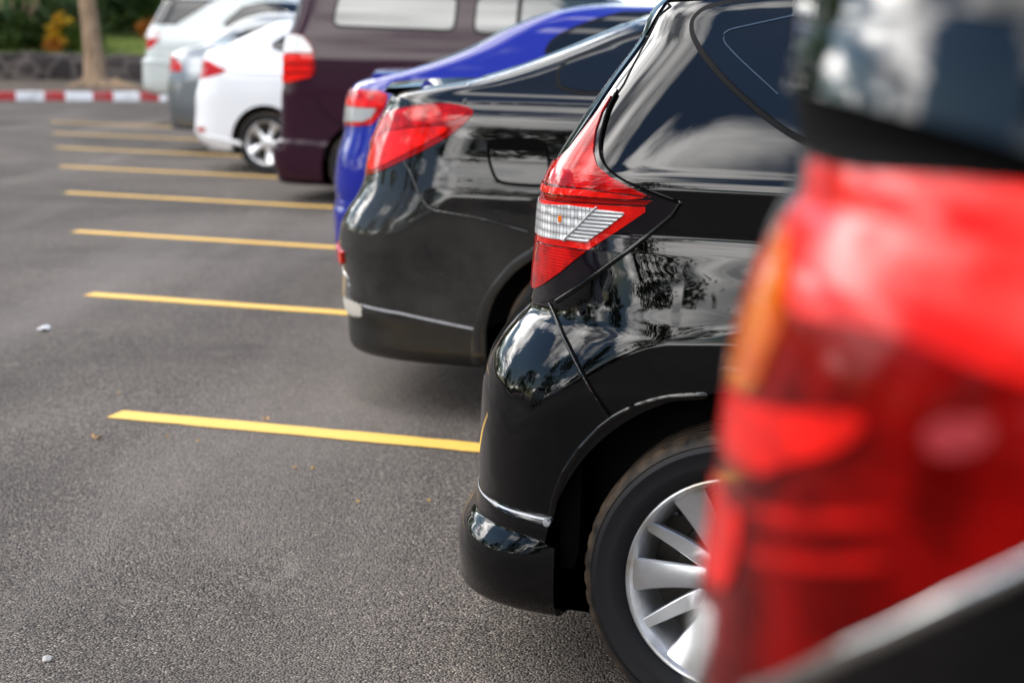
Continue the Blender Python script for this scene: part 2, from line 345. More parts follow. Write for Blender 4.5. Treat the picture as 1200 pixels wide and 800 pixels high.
class Body:
    def __init__(s, q, hw, sil, uf, ru=((0, .4),), n=((0, 3.4),), rfu=.55, nf=3.0, anchor=None, smooth=.006, bump=None, extra_ur=(), drop=0):
        """q: distance of the near flank's plane from the camera, across the bays.  hw, uf: (height, value) tables.
        sil: outline of the tail in the picture, (px, py) from bottom to top.  anchor: (px, py, u) fixes where u=0 lies."""
        s.hwT, s.ufT, s.ruT, s.nT = map(lambda t: np.array(sorted(t), float), (hw, uf, ru, n))
        s.hwmax = s.hwT[:, 1].max(); s.rfu, s.nf, s.bump = rfu, nf, bump
        # origin: near plane v = hwmax at distance q; u = 0 under the anchor pixel
        o, d = ray(anchor[0], anchor[1])
        dn3 = np.array([*DN, 0.0])
        t = (-q - o @ dn3) / (d @ dn3)
        P = o + d * t
        uu = P[:2] @ DU - anchor[2]
        s.O = DU * uu + DN * (-q - s.hwmax)
        s.O3 = np.array([*s.O, 0.0])
        ur = [s.fit(px, py) for px, py in sil] + list(extra_ur)
        ur.sort(key=lambda a: a[0])
        s.urT = np.array([a for k, a in enumerate(ur) if k == 0 or a[0] - ur[k-1][0] > 1e-4], float)
        wmin, wmax = s.hwT[0, 0], s.hwT[-1, 0]
        ws = np.unique(np.round(np.concatenate([T[:, 0] for T in (s.hwT, s.urT, s.ufT, s.ruT, s.nT)] + [np.linspace(wmin, wmax, 60)]), 5))
        ws = ws[(ws >= wmin) & (ws <= wmax)]
        wd = np.unique(np.concatenate([np.linspace(a, b, 12) for a, b in zip(ws[:-1], ws[1:])]))
        A = np.stack([wd, *[s.tab(T, wd) for T in (s.hwT, s.urT, s.ufT, s.ruT, s.nT)]], 1)
        c = np.concatenate([[0], np.cumsum(np.sqrt(np.diff(A[:, 0])**2 + np.diff(A[:, 1])**2 + .25*np.diff(A[:, 2])**2 + .06*np.diff(A[:, 3])**2))])
        s.len = c[-1]; T = np.linspace(0, c[-1], 1600)
        B = np.stack([np.interp(T, c, A[:, k]) for k in range(6)], 1)
        k = max(1, int(smooth / (T[1] - T[0]))); x = np.arange(-3*k, 3*k + 1); g = np.exp(-.5 * (x / k)**2); g /= g.sum()
        Bp = np.concatenate([2*B[:1] - B[1:3*k+1][::-1], B, 2*B[-1:] - B[-3*k-1:-1][::-1]])
        s.B = np.stack([np.convolve(Bp[:, j], g, 'valid') for j in range(6)], 1)
        s.B[:, 0] = np.maximum.accumulate(s.B[:, 0] + np.arange(len(s.B)) * 1e-9)
        s.T = T / c[-1]
    def tab(s, T, w):
        w = np.asarray(w, float)
        if len(T) == 1: return np.full(w.shape, T[0, 1])
        return pchip(T[:, 0], T[:, 1], w)
    def local(s, P):
        d = P[..., :2] - s.O
        return d @ DU, d @ DN, P[..., 2]
    def world(s, u, v, w):
        return s.O3 + np.array([*DU, 0]) * u + np.array([*DN, 0]) * v + np.array([0, 0, w])
    def rayl(s, px, py):
        o, d = ray(px, py); ol = s.local(o); dl = (d[:2] @ DU, d[:2] @ DN, d[2])
        return np.array(ol), np.array(dl)
    def fit(s, px, py):
        ol, dl = s.rayl(px, py); v = s.hwmax * .8
        for _ in range(12):
            t = (v - ol[1]) / dl[1]; w = ol[2] + dl[2] * t
            hw, ru, n = s.tab(s.hwT, w), s.tab(s.ruT, w), s.tab(s.nT, w)
            ph = np.linspace(0, math.pi / 2, 400); c, sn = np.cos(ph), np.sin(ph); r = (c**n + sn**n)**(-1/n)
            U = ru - ru * r * sn; V = hw * r * c
            e = ((U - ol[0]) * dl[1] - (V - ol[1]) * dl[0]) / dl[1]
            k = int(np.argmin(e)); v = .5 * v + .5 * V[k]
        return (float(w), float(-e[k]))
    def row(s, t):
        return [np.interp(t, s.T, s.B[:, k]) for k in range(6)]
    def pos(s, sig, t):
        """sig 0..1 from the middle of the tail round the near flank to the middle of the nose; t 0..1 from the sill to the roof -> u, v, w"""
        w, hw, ur, uf, ru, n = s.row(t)
        uf = np.maximum(uf, ur + ru + s.rfu * .5)
        rfu = np.minimum(s.rfu, (uf - ur - ru) * .95)
        nf = s.nf
        a, b = .46, .62
        ph = (math.pi / 2) * (1 - np.clip(sig / a, 0, 1)); c, sn = np.cos(ph), np.sin(ph)
        r = (c**n + sn**n)**(-1 / n); u1 = ur + ru - ru * r * sn; v1 = hw * r * c
        k = np.clip((sig - a) / (b - a), 0, 1); u2 = ur + ru + (uf - rfu - ur - ru) * k
        ph = (math.pi / 2) * np.clip((sig - b) / (1 - b), 0, 1); c, sn = np.cos(ph), np.sin(ph)
        r = (c**nf + sn**nf)**(-1 / nf); u3 = uf - rfu + rfu * r * sn; v3 = hw * r * c
        u = np.where(sig < a, u1, np.where(sig < b, u2, u3)); v = np.where(sig < a, v1, np.where(sig < b, hw, v3))
        if s.bump: v = v + s.bump(u, w) * np.clip(v / np.maximum(hw, .01) * 4 - 3, 0, 1)
        return u, v, w
    def V(s, u, w):
        hw, ur, ru, n = [np.interp(w, s.B[:, 0], s.B[:, k]) for k in (1, 2, 4, 5)]
        a = np.clip((ur + ru - u) / ru, 0, None)
        v = hw * np.clip(1 - np.minimum(a, 1)**n, 0, 1)**(1 / n)
        if s.bump: v = v + s.bump(u, w) * np.clip(v / np.maximum(hw, .01) * 4 - 3, 0, 1)
        return np.where((a > 1) | (w < s.B[0, 0]) | (w > s.B[-1, 0]), -9, v)
    def px(s, px, py):
        ol, dl = s.rayl(px, py)
        v = np.linspace(s.hwmax + .08, -s.hwmax * .3, 6000); t = (v - ol[1]) / dl[1]
        u = ol[0] + dl[0] * t; w = ol[2] + dl[2] * t
        ins = v < s.V(u, w)
        if ins.any():
            k = int(np.argmax(ins)); return (float(u[k]), float(w[k]))
        k = int(np.argmin(np.abs(v - s.hwmax * .8)))
        return (float(u[k]) - .10, float(w[k]))
    def pxs(s, pts): return [s.px(*p) for p in pts]

    # -- meshes
    def grid(s, sig, t, off=None):
        S_, T_ = np.meshgrid(sig, t, indexing='ij')
        e = 2e-4
        def P(S, T): return np.stack(s.pos(np.abs(S), T), -1)
        A = P(S_, T_)
        s0 = np.clip(S_ - e, 1e-5, 1); s1 = np.clip(S_ + e, 0, 1 - 1e-5); t0 = np.clip(T_ - e, 0, 1); t1 = np.clip(T_ + e, 0, 1)
        dS = P(s1, T_) - P(s0, T_); dT = P(S_, t1) - P(S_, t0)
        N = np.cross(dT, dS); N /= np.maximum(np.linalg.norm(N, axis=-1, keepdims=True), 1e-12)
        flip = np.sign((N * np.stack([np.zeros_like(A[..., 0]), np.ones_like(A[..., 0]), np.zeros_like(A[..., 0])], -1)).sum(-1).mean()) or 1
        return A, N * flip
    @staticmethod
    def clip(A, N, G):
        """keep the part of the quad grid where G > 0; returns verts, normals, faces"""
        I, J = G.shape; V = []; NN = []; F = []; idx = -np.ones((I, J), int); cache = {}
        keep = G > 0
        ii, jj = np.nonzero(keep); idx[ii, jj] = np.arange(len(ii)); V = list(A[ii, jj]); NN = list(N[ii, jj])
        kc = keep[:-1, :-1].astype(int) + keep[1:, :-1] + keep[1:, 1:] + keep[:-1, 1:]
        full = np.argwhere(kc == 4)
        F = [(idx[i, j], idx[i+1, j], idx[i+1, j+1], idx[i, j+1]) for i, j in full]
        def cross(a, b):
            key = (a, b) if a < b else (b, a)
            if key not in cache:
                g0, g1 = G[a], G[b]; t = g0 / (g0 - g1)
                V.append(A[a] + (A[b] - A[a]) * t); n = N[a] + (N[b] - N[a]) * t; NN.append(n / max(np.linalg.norm(n), 1e-9)); cache[key] = len(V) - 1
            return cache[key]
        for i, j in np.argwhere((kc > 0) & (kc < 4)):
            i, j = int(i), int(j)
            c = [(i, j), (i+1, j), (i+1, j+1), (i, j+1)]; f = []
            for k in range(4):
                a, b = c[k], c[(k+1) % 4]
                if keep[a]: f.append(idx[a])
                if keep[a] != keep[b]: f.append(cross(a, b))
            if len(f) >= 3: F.append(tuple(f))
        return V, NN, F
    @staticmethod
    def rim(V, N, F, depth, direction=None):
        cnt = {}
        for f in F:
            for a, b in zip(f, f[1:] + f[:1]):
                k = (a, b) if a < b else (b, a); cnt[k] = cnt.get(k, 0) + (1 if a < b else 2) + 10
        mp = {}; lo = {}
        def top(a):
            if a not in mp: V.append(V[a]); N.append(np.zeros(3)); mp[a] = len(V) - 1
            return mp[a]
        def low(a):
            if a not in lo:
                d = -N[a] if direction is None else direction
                V.append(V[a] + d * depth); N.append(np.zeros(3)); lo[a] = len(V) - 1
            return lo[a]
        for (a, b), c in cnt.items():
            if 10 < c < 20:
                if c == 12: a, b = b, a
                la, lb = low(a), low(b); ta, tb = top(a), top(b)
                F.append((tb, ta, la, lb))
    def emit(s, name, V, N, F, mat, parent, far=False, both=False):
        """local car frame of the Empty: x = u, y = -v"""
        V = np.array(V); N = np.array(N)
        V = V * [1, -1, 1]; N = N * [1, -1, 1]
        # winding check
        f = F[len(F) // 3]; p = V[list(f)]; fn = np.cross(p[1] - p[0], p[2] - p[0])
        k = [i for i in range(0, len(F), max(1, len(F) // 40))]
        sc = 0
        for i in k:
            f = F[i]; p = V[list(f)]; sc += np.sign(np.cross(p[1] - p[0], p[2] - p[0]) @ N[f[0]])
        if sc < 0: F = [tuple(reversed(f)) for f in F]
        if both:
            n = len(V); V = np.concatenate([V, V * [1, -1, 1]]); N = np.concatenate([N, N * [1, -1, 1]])
            F = list(F) + [tuple(n + i for i in reversed(f)) for f in F]
        elif far:
            V = V * [1, -1, 1]; N = N * [1, -1, 1]; F = [tuple(reversed(f)) for f in F]
        return mesh(name, V, F, mat, parent, normals=N)
    def shell(s, name, mat, parent, holes, res_s=150, res_t=150, flange=.035):
        sig = np.unique(np.concatenate([np.linspace(0, .46, int(res_s * .5)), np.linspace(.46, .62, int(res_s * .35)), np.linspace(.62, 1, int(res_s * .25))]))
        t = np.linspace(0, 1, res_t)
        A, N = s.grid(sig, t); G = holes(A[..., 0], A[..., 2], A[..., 1])
        V, NN, F = s.clip(A, N, G)
        n0 = len(F); F = list(F)
        # lids: belly and roof
        for j in (0, res_t - 1):
            for i in range(len(sig) - 1):
                a, b = A[i, j], A[i+1, j]; z = a[2]
                k = len(V); V += [a, b, np.array([b[0], 0, z]), np.array([a[0], 0, z])]
                nn = np.array([0, 0, -1.0 if j == 0 else 1.0]); NN += [nn] * 4
                F.append((k, k+1, k+2, k+3) if j else (k+3, k+2, k+1, k))
        Fl = F[:n0]; extra = F[n0:]
        # flange of the wheel openings only
        Vh = V; Nh = NN
        cnt = {}
        for f in Fl:
            for a, b in zip(f, f[1:] + f[:1]):
                k = (a, b) if a < b else (b, a); cnt[k] = cnt.get(k, 0) + 1
        tmin = A[:, 0, 2].max() + .004; tmax = A[:, -1, 2].min() - .004
        new = {}
        def dbl(a):
            if a not in new:
                V.append(V[a]); NN.append(np.zeros(3)); V.append(V[a] + np.array([0, -flange, 0])); NN.append(np.zeros(3)); new[a] = len(V) - 2
            return new[a]
        for (a, b), c in cnt.items():
            if c == 1 and tmin < max(V[a][2], V[b][2]) < tmax and abs(V[a][1]) > .3:
                x, y = dbl(a), dbl(b); extra.append((x, y, y + 1, x + 1))
        o = s.emit(name, V, NN, Fl + extra, mat, parent, both=True)
        return o
    def patch(s, name, region, mat, parent, off=.003, res=.005, far=False, both=False, rim=True, wr=None, offfn=None, depth=None):
        t0, t1 = 0.0, 1.0
        if wr:
            t0 = float(np.interp(wr[0], s.B[:, 0], s.T)); t1 = float(np.interp(wr[1], s.B[:, 0], s.T))
        a0, a1 = 0.0, 1.0
        for _ in range(3):
            sg = np.linspace(a0, a1, 160); t = np.linspace(t0, t1, 160); S_, T_ = np.meshgrid(sg, t, indexing='ij')
            u, v, w = s.pos(S_, T_); G = region(u, w, v); ds = (a1 - a0) / 159 * 1.5; dt = (t1 - t0) / 159 * 1.5
            hit = np.argwhere(G > -.004)
            if len(hit) == 0: print('empty patch', name); return None
            a0, a1 = max(0, sg[hit[:, 0].min()] - ds), min(1, sg[hit[:, 0].max()] + ds)
            t0, t1 = max(0, t[hit[:, 1].min()] - dt), min(1, t[hit[:, 1].max()] + dt)
        u, v, w = s.pos(np.linspace(a0, a1, 60), np.full(60, (t0 + t1) / 2)); Ls = np.sqrt(np.diff(u)**2 + np.diff(v)**2).sum()
        u, v, w = s.pos(np.full(60, (a0 + a1) / 2), np.linspace(t0, t1, 60)); Lt = np.sqrt(np.diff(u)**2 + np.diff(v)**2 + np.diff(w)**2).sum()
        ns = int(np.clip(Ls / res, 8, 420)); nt_ = int(np.clip(Lt / res, 8, 420))
        A, N = s.grid(np.linspace(a0, a1, ns), np.linspace(t0, t1, nt_))
        G = region(A[..., 0], A[..., 2], A[..., 1])
        if offfn is not None:
            o_ = offfn(A[..., 0], A[..., 2], A[..., 1])[..., None]
            A = A + N * o_
            dS = np.gradient(A, axis=0); dT = np.gradient(A, axis=1); N2 = np.cross(dT, dS); N2 /= np.maximum(np.linalg.norm(N2, axis=-1, keepdims=True), 1e-12)
            N = N2 * np.sign((N2 * N).sum(-1).mean())
        else:
            A = A + N * off
        V, NN, F = s.clip(A, N, G)
        if not F: print('empty patch', name); return None
        if rim: s.rim(V, NN, F, depth if depth else off + .002)
        return s.emit(name, V, NN, F, mat, parent, far=far, both=both)
    # region makers
    def rpoly(s, pts, grow=0.0, vmin=0.12): return lambda u, w, v: np.minimum(poly_sdf(pts, u, w) + grow, v - vmin)
    def rring(s, pts, a, b): return lambda u, w, v: np.minimum(np.minimum(poly_sdf(pts, u, w) + b, -poly_sdf(pts, u, w) + a), v - .1)
    def rline(s, pts, width, vmin=.1): return lambda u, w, v: np.minimum(width / 2 - line_dist(pts, u, w), v - vmin)

def bead(pts, width, h=.0025):
    return lambda u, w, v: h * np.sqrt(np.clip(1 - (line_dist(pts, u, w) / (width / 2))**2, 0, 1)) + .0006

# ---------------------------------------------------------------- wheels
def lathe(prof, seg=96, closed=True):
    V = []; F = []; n = len(prof)
    for i in range(seg):
        a = 2 * math.pi * i / seg; c, s_ = math.cos(a), math.sin(a)
        V += [(r * c, y, r * s_) for r, y in prof]
    for i in range(seg):
        j = (i + 1) % seg
        for k in range(n if closed else n - 1):
            l = (k + 1) % n
            F.append((i * n + k, i * n + l, j * n + l, j * n + k))
    return V, F
_wheel_cache = {}
def wheel_meshes(kind, spokes, rr, seg):
    key = (kind, spokes, rr, seg)
    if key in _wheel_cache: return _wheel_cache[key]
    # outer face is towards -y; tyre outer radius .31 (scaled per car)
    RO = .310
    prof = [(rr + .004, -.088), (rr + .020, -.101), (rr + .040, -.1055), (rr + .060, -.1045), (rr + .0625, -.1058), (rr + .066, -.1058), (rr + .068, -.1035), (RO - .022, -.099), (RO - .0195, -.1003), (RO - .012, -.095), (RO - .005, -.086),
            (RO - .001, -.074), (RO, -.058)]
    for y in (-.056, -.048, -.022, -.014, .014, .022, .048, .056):
        inn = y in (-.048, .022 - .0, -.014, .056 - .0)
        prof.append((RO, y))
    g = []
    for a, b in ((-.054, -.046), (-.020, -.012), (.012, .020), (.046, .054)):
        g += [(RO, a), (RO - .008, a + .0015), (RO - .008, b - .0015), (RO, b)]
    prof = prof[:13] + g + [(RO, .062), (RO - .005, .086), (RO - .03, .099), (rr + .03, .102), (rr + .004, .088), (rr - .004, .06), (rr - .004, -.06)]
    V, F = lathe(prof, seg)
    # tread blocks: nudge grooves across the shoulder
    V = np.array(V); r = np.hypot(V[:, 0], V[:, 2]); an = np.arctan2(V[:, 2], V[:, 0])
    m = (r > RO - .0125) & (np.abs(V[:, 1]) > .056)
    if seg >= 160:
        k = np.where((np.round(an / (2 * math.pi / seg)).astype(int) % 4 == 0) & m, .988, 1.0); V[:, 0] *= k; V[:, 2] *= k
    bm = bmesh.new()
    for v in V: bm.verts.new(v)
    bm.verts.ensure_lookup_table()
    for f in F: bm.faces.new([bm.verts[i] for i in f])
    bmesh.ops.recalc_face_normals(bm, faces=bm.faces)
    tm = bpy.data.meshes.new('tyre'); bm.to_mesh(tm); bm.free(); tm.polygons.foreach_set('use_smooth', [True] * len(tm.polygons)); tm.set_sharp_from_angle(angle=R(40)); tm.materials.append(M['tyre'])
    # rim barrel
    bm = bmesh.new()
    def add(V, F):
        vs = [bm.verts.new(v) for v in V]
        for f in F:
            try: bm.faces.new([vs[i] for i in f])
            except ValueError: pass
    bar = [(rr + .006, -.089), (rr + .0065, -.093), (rr + .003, -.0955), (rr - .002, -.094), (rr - .006, -.088), (rr - .012, -.076), (rr - .022, -.060), (rr - .030, -.03), (rr - .034, .02), (rr - .030, .085), (rr + .004, .09), (rr + .004, .07), (rr - .006, .02), (rr - .004, -.06), (rr + .002, -.075)]
    add(*lathe(bar, seg))
    hub = [(0, -.082), (.024, -.082), (.028, -.079), (.030, -.073), (.060, -.068), (.066, -.062), (.070, -.04), (0, -.04)]
    add(*lathe(hub, 48, closed=False))
    # spokes: ridge-sectioned arms from hub to lip
    r0, r1 = .050, rr - .006
    for k in range(spokes):
        a = 2 * math.pi * k / spokes
        if kind == 'multi':
            big = k % 2 == 0; w0, w1 = (.022, .036) if big else (.020, .011); y0, y1 = (-.066, -.086) if big else (-.060, -.082)
        else:
            w0, w1 = .026, .044; y0, y1 = -.070, -.086
        st = []
        for j in range(9):
            t = j / 8; r = r0 + (r1 - r0) * t
            hw_ = w0 + (w1 - w0) * t**1.5; y = y0 + (y1 - y0) * t + .010 * math.sin(math.pi * t)
            dep = .030 - .008 * t
            flat = .80
            st.append([(r, y + dep, -hw_ * .8), (r, y + .006, -hw_), (r, y + .0012, -hw_ * (flat + .10)), (r, y, -hw_ * flat), (r, y, hw_ * flat), (r, y + .0012, hw_ * (flat + .10)), (r, y + .006, hw_), (r, y + dep, hw_ * .8)])
        V = []; F = []
        c, s_ = math.cos(a), math.sin(a)
        for row in st: V += [(x * c - z * s_, y, x * s_ + z * c) for x, y, z in row]
        n = 8
        for j in range(8):
            for q in range(n):
                p = (q + 1) % n; F.append((j*n+q, j*n+p, (j+1)*n+p, (j+1)*n+q))
        add(V, F)
    bmesh.ops.recalc_face_normals(bm, faces=bm.faces)
    rm = bpy.data.meshes.new('rim'); bm.to_mesh(rm); bm.free(); rm.polygons.foreach_set('use_smooth', [True] * len(rm.polygons)); rm.set_sharp_from_angle(angle=R(32)); rm.materials.append(M['alloy'])
    V, F = lathe([(0, -.012), (.128, -.012), (.130, -.008), (.130, .004), (0, .004)], 64, closed=False)
    bm = bmesh.new(); add(V, F)
    V, F = lathe([(.13, .02), (rr - .03, .02), (rr - .03, .05), (0, .05)], 64, closed=False); add(V, F)
    bmesh.ops.recalc_face_normals(bm, faces=bm.faces)
    dm = bpy.data.meshes.new('brake_disc'); bm.to_mesh(dm); bm.free(); dm.materials.append(M['brake'])
    _wheel_cache[key] = (tm, rm, dm)
    return _wheel_cache[key]
def add_wheel(root, u, y, scale=1.0, kind='multi', spokes=12, rr=.213, seg=96, rot=0.0, valve=None):
    """y < 0: near side"""
    tm, rm, dm = wheel_meshes(kind, spokes, rr, seg)
    t = bpy.data.objects.new('wheel', tm); COL.objects.link(t); t.parent = root
    t.location = (u, y, .31 * scale); t.scale = (scale,) * 3
    t.rotation_euler = (0, rot, 0) if y < 0 else (0, rot, math.pi)
    for nm, me in (('rim', rm), ('brake_disc', dm)):
        o = bpy.data.objects.new(nm, me); COL.objects.link(o); o.parent = t
    if valve is not None:
        bm = bmesh.new()
        bmesh.ops.create_cone(bm, cap_ends=True, segments=14, radius1=.0062, radius2=.0048, depth=.03)
        bmesh.ops.bevel(bm, geom=bm.edges[:], offset=.0012, segments=2, affect='EDGES')
        o = bm_obj('valve_cap', bm, M['black_plastic'], t, smooth=True)
        a = valve; o.location = ((rr - .034) * math.cos(a), -.062, (rr - .034) * math.sin(a)); o.rotation_euler = (R(75), 0, 0)
    return t

def arch_hole(uc, r, wc=.31, cut=None):
    """> 0 outside the wheel opening"""
    def f(u, w, v):
        d = np.hypot(u - uc, w - wc) - r
        below = np.maximum(np.abs(u - uc) - r * .97, w - wc)      # straight down below the axle
        g = np.minimum(d, np.where(w < wc, np.abs(u - uc) - r, d))
        return g
    return f
def well(root, body, uc, r, wc=.31, y_out=None, far=False):
    """dark plastic liner behind a wheel opening"""
    y0 = body.hwmax - .05 if y_out is None else y_out
    V = []; F = []; n = 40; rr = r + .012
    for i in range(n + 1):
        a = R(4) + R(172) * i / n
        c, s_ = math.cos(a), math.sin(a)
        V += [(uc + rr * c, -(y0), wc + rr * s_), (uc + rr * c, -(y0 - .10), wc + rr * s_), (uc + rr * c, -(y0 - .34), wc + rr * s_)]
    for i in range(n):
        F += [(3*i, 3*i+1, 3*i+4, 3*i+3), (3*i+1, 3*i+2, 3*i+5, 3*i+4)]
    c = len(V); V.append((uc, -(y0 - .34), wc))
    for i in range(n): F.append((3*i+2, c, 3*i+5))
    V = np.array(V) * ([1, -1, 1] if far else [1, 1, 1])
    return mesh('wheel_liner', V, F, M['liner'], root)
# ---------------------------------------------------------------- cars
def screens(b, root, rear=None, front=None, side=None, inset=.07):
    """rear and front screens across the car; side panes mirrored onto the far side"""
    if rear:
        f = lambda u, w, v: np.minimum(np.minimum(np.minimum(w - rear[0], rear[1] - w), np.interp(w, b.B[:, 0], b.B[:, 1]) - inset - v), np.interp(w, b.B[:, 0], b.B[:, 2] + b.B[:, 4]) - u)
        b.patch('rear_window', f, M['glass'], root, .003, .012, both=True, wr=(rear[0] - .02, rear[1] + .02))
    if front:
        f = lambda u, w, v: np.minimum(np.minimum(np.minimum(w - front[0], front[1] - w), np.interp(w, b.B[:, 0], b.B[:, 1]) - inset - v), u - np.interp(w, b.B[:, 0], b.B[:, 3] - b.rfu))
        b.patch('windscreen', f, M['glass'], root, .003, .02, both=True, wr=(front[0] - .02, front[1] + .02))
def both_sides(b, name, region, mat, root, parents=None, **kw):
    o1 = b.patch(name, region, mat, parents[0] if parents else root, **kw)
    o2 = b.patch(name, region, mat, parents[1] if parents else root, far=True, **kw)
    return o1, o2
def axles(root, b, us, r_arch, scale, near_face, **kw):
    for k, uc in enumerate(us):
        for y in (-near_face, near_face):
            k2 = dict(kw)
            if not (k == 0 and y < 0): k2.pop('valve', None)
            add_wheel(root, uc, y + (.105 * scale if y < 0 else -.105 * scale), scale, **k2)
            well(root, b, uc, r_arch, .31 * scale, far=y > 0)
def headlamps(b, root, u0, w0, w1):
    f = lambda u, w, v: np.minimum(np.minimum(np.minimum(w - w0, w1 - w), u - u0 - (w1 - w) * .8), v - .34)
    both_sides(b, 'headlight', f, M['clear_lens'], root, off=.004, res=.012)

def speck(a, b_):
    f = np.vectorize(lambda x, y: mnoise.noise((x, y, .5)) + .5 * mnoise.noise((x * 2.3, y * 2.3, 4.5)))
    return f(a, b_)
def hatch_facet(u, w):
    """the bumper corner is cut by a V-shaped facet that leans back"""
    L = np.interp(u, FACET[0], FACET[1]); d = w - L; s_ = .010
    r = .5 * (d + np.sqrt(d * d + s_ * s_)) - .5 * s_ * .2
    return -np.clip(.15 * r, 0, None) * np.clip((.96 - w) / .16, 0, 1) ** 1.2 * np.clip((.62 - u) / .15, 0, 1)
def make_hatch():
    sil = [(552, 684), (545, 668), (539, 650), (537, 625), (541, 606), (551, 592), (560, 581), (562, 560), (562, 530), (563, 490), (565, 455), (569, 430), (576, 410), (588, 390), (603, 371), (621, 350),
           (627, 315), (630, 285), (632, 255), (638, 220), (660, 176), (682, 142), (716, 94), (750, 49), (780, 0)]
    hw = [(.180, .70), (.190, .775), (.205, .812), (.25, .838), (.32, .845), (.375, .846), (.402, .844), (.414, .833), (.48, .831), (.58, .833), (.70, .838), (.78, .8375), (.82, .834), (.86, .826), (.92, .812), (.97, .800), (1.0, .7955), (1.05, .797), (1.085, .7985),
          (1.105, .796), (1.13, .785), (1.2, .752), (1.3, .700), (1.4, .643), (1.46, .600), (1.50, .53), (1.525, .42), (1.535, .2)]
    uf = [(.18, 3.9), (.4, 4.03), (.7, 4.0), (.85, 3.93), (.97, 3.7), (1.06, 3.1), (1.12, 2.9), (1.40, 2.2), (1.5, 1.95), (1.535, 1.7)]
    b = Body(3.24, hw, sil, uf, ru=((.2, .42), (.8, .42), (1.0, .40), (1.5, .5)), n=((.2, 3.0), (.8, 3.0), (.95, 3.8), (1.1, 4.6), (1.5, 4.2)), anchor=(858, 690, .60),
             extra_ur=[(1.47, .50), (1.50, .56), (1.535, .8)], smooth=.004, bump=hatch_facet)
    root = empty('parked_car', b.O3, -BETA)
    tag(root, 'glossy black hatchback with tall angular tail lamp and silver multi-spoke wheel', 'car', 'cars parked in a slanted row')
    UW = b.px(858, 690)[0]; UF = UW + 2.6
    RA = .395
    h1, h2 = arch_hole(UW + .005, RA), arch_hole(UF, .36)
    ucut = b.px(649, 660)[0]
    def holes(u, w, v):
        g1 = np.where(w < .36, np.maximum(h1(u, w, v), np.where(u < UW, ucut - u, -9)), h1(u, w, v))
        # smooth join of the bumper's straight front edge
        g1 = np.where((u < ucut), np.maximum(g1, -9), g1)
        return np.minimum(g1, h2(u, w, v))
    b.shell('body', M['black_paint'], root, holes, 230, 330)
    # glass strip at the edge of the tail gate
    pts = b.pxs([(783, 2), (752, 52), (722, 93), (690, 141), (668, 173), (658, 187)])
    P = [(pts[0][0] + .35, 1.47)] + pts + [(-.5, pts[-1][1]), (-.5, 1.47)]
    b.patch('rear_window', lambda u, w, v: poly_sdf(P, u, w), M['glass'], root, .004, .007, both=True, wr=(1.0, 1.5))
    # seam between tail gate and pillar
    seam = b.pxs([(800, -12), (786, 8), (772, 19), (752, 58), (731, 99), (722, 112)])
    both_sides(b, 'gate_seam', b.rline(seam, .005), M['gap'], root, off=.0008, res=.004, rim=False)
    # tail lamp
    outer = b.pxs([(727, 101), (716, 122), (709, 145), (705, 168), (706, 184), (713, 197), (728, 208), (750, 218), (775, 228), (793, 235), (795, 241), (786, 251), (766, 267), (738, 289), (704, 314), (672, 337), (650, 351), (630, 355), (612, 354),
                   (600, 345), (612, 310), (618, 270), (622, 230), (650, 195), (668, 177), (690, 147), (712, 116)])
    LR = dict(res=.0035)
    near, far = both_sides(b, 'tail_light', b.rpoly(chaikin(outer, 1), vmin=.42), M['gloss_trim'], root, off=.004, res=.004)
    PP = (near, far)
    up = b.pxs([(719, 114), (708, 132), (700, 155), (697, 180), (701, 196), (716, 208), (742, 221), (764, 231), (735, 227), (690, 221), (645, 216), (634, 216), (625, 217), (638, 203), (655, 190), (670, 176), (690, 149), (708, 126)])
    both_sides(b, 'red_lens', b.rpoly(up, vmin=.44), M['red_lens'], root, PP, off=.0075, **LR)
    band = b.pxs([(643, 217.5), (690, 222.5), (735, 228.5), (766, 233), (735, 233), (690, 230), (640, 225), (622, 225), (622, 217)])
    both_sides(b, 'brake_light', b.rpoly(band, vmin=.44), M['red_bright'], root, PP, off=.0095, **LR)
    dk = b.pxs([(640, 226), (690, 231), (735, 234.5), (766, 235), (757, 240), (700, 238), (640, 233), (622, 233), (622, 226)])
    both_sides(b, 'dark_lens', b.rpoly(dk, vmin=.44), M['red_dark'], root, PP, off=.0055, **LR)
    frame = b.pxs([(640, 234), (690, 239), (757, 242), (757, 248), (722, 272), (691, 293), (664, 289), (636, 283), (615, 284), (618, 262), (622, 235)])
    both_sides(b, 'reflector_frame', b.rpoly(frame, vmin=.44), M['red_bright'], root, PP, off=.0060, **LR)
    clear = b.pxs([(640, 239), (668, 240), (700, 244), (664, 281), (640, 277), (618, 276), (620, 250), (626, 238)])
    both_sides(b, 'reversing_light', b.rpoly(clear, vmin=.44), M['bowl'], root, PP, off=.0085, **LR)
    rib = b.pxs([(701, 244.5), (735, 249), (690, 284), (665.5, 281)])
    both_sides(b, 'ribbed_reflector', b.rpoly(rib, vmin=.44), M['bowl_fine'], root, PP, off=.0095, **LR)
    hl = b.pxs([(700, 243), (664, 282)])
    both_sides(b, 'reflector_rib', b.rline(hl, .005, .44), M['clear_lens'], root, PP, res=.0015, offfn=bead(hl, .0052, .012))
    amb = b.pxs([(658, 252), (662, 252), (662, 260), (658, 260)])
    both_sides(b, 'amber_bulb', b.rpoly(chaikin(amb, 1), vmin=.44), M['amber_lens'], root, PP, off=.0092, res=.0015)
    low = b.pxs([(636, 285), (664, 290), (689, 294), (660, 318), (640, 333), (629, 338), (605, 340), (612, 310), (617, 285)])
    both_sides(b, 'red_lens', b.rpoly(low, vmin=.44), M['red_lens'], root, PP, off=.0075, **LR)
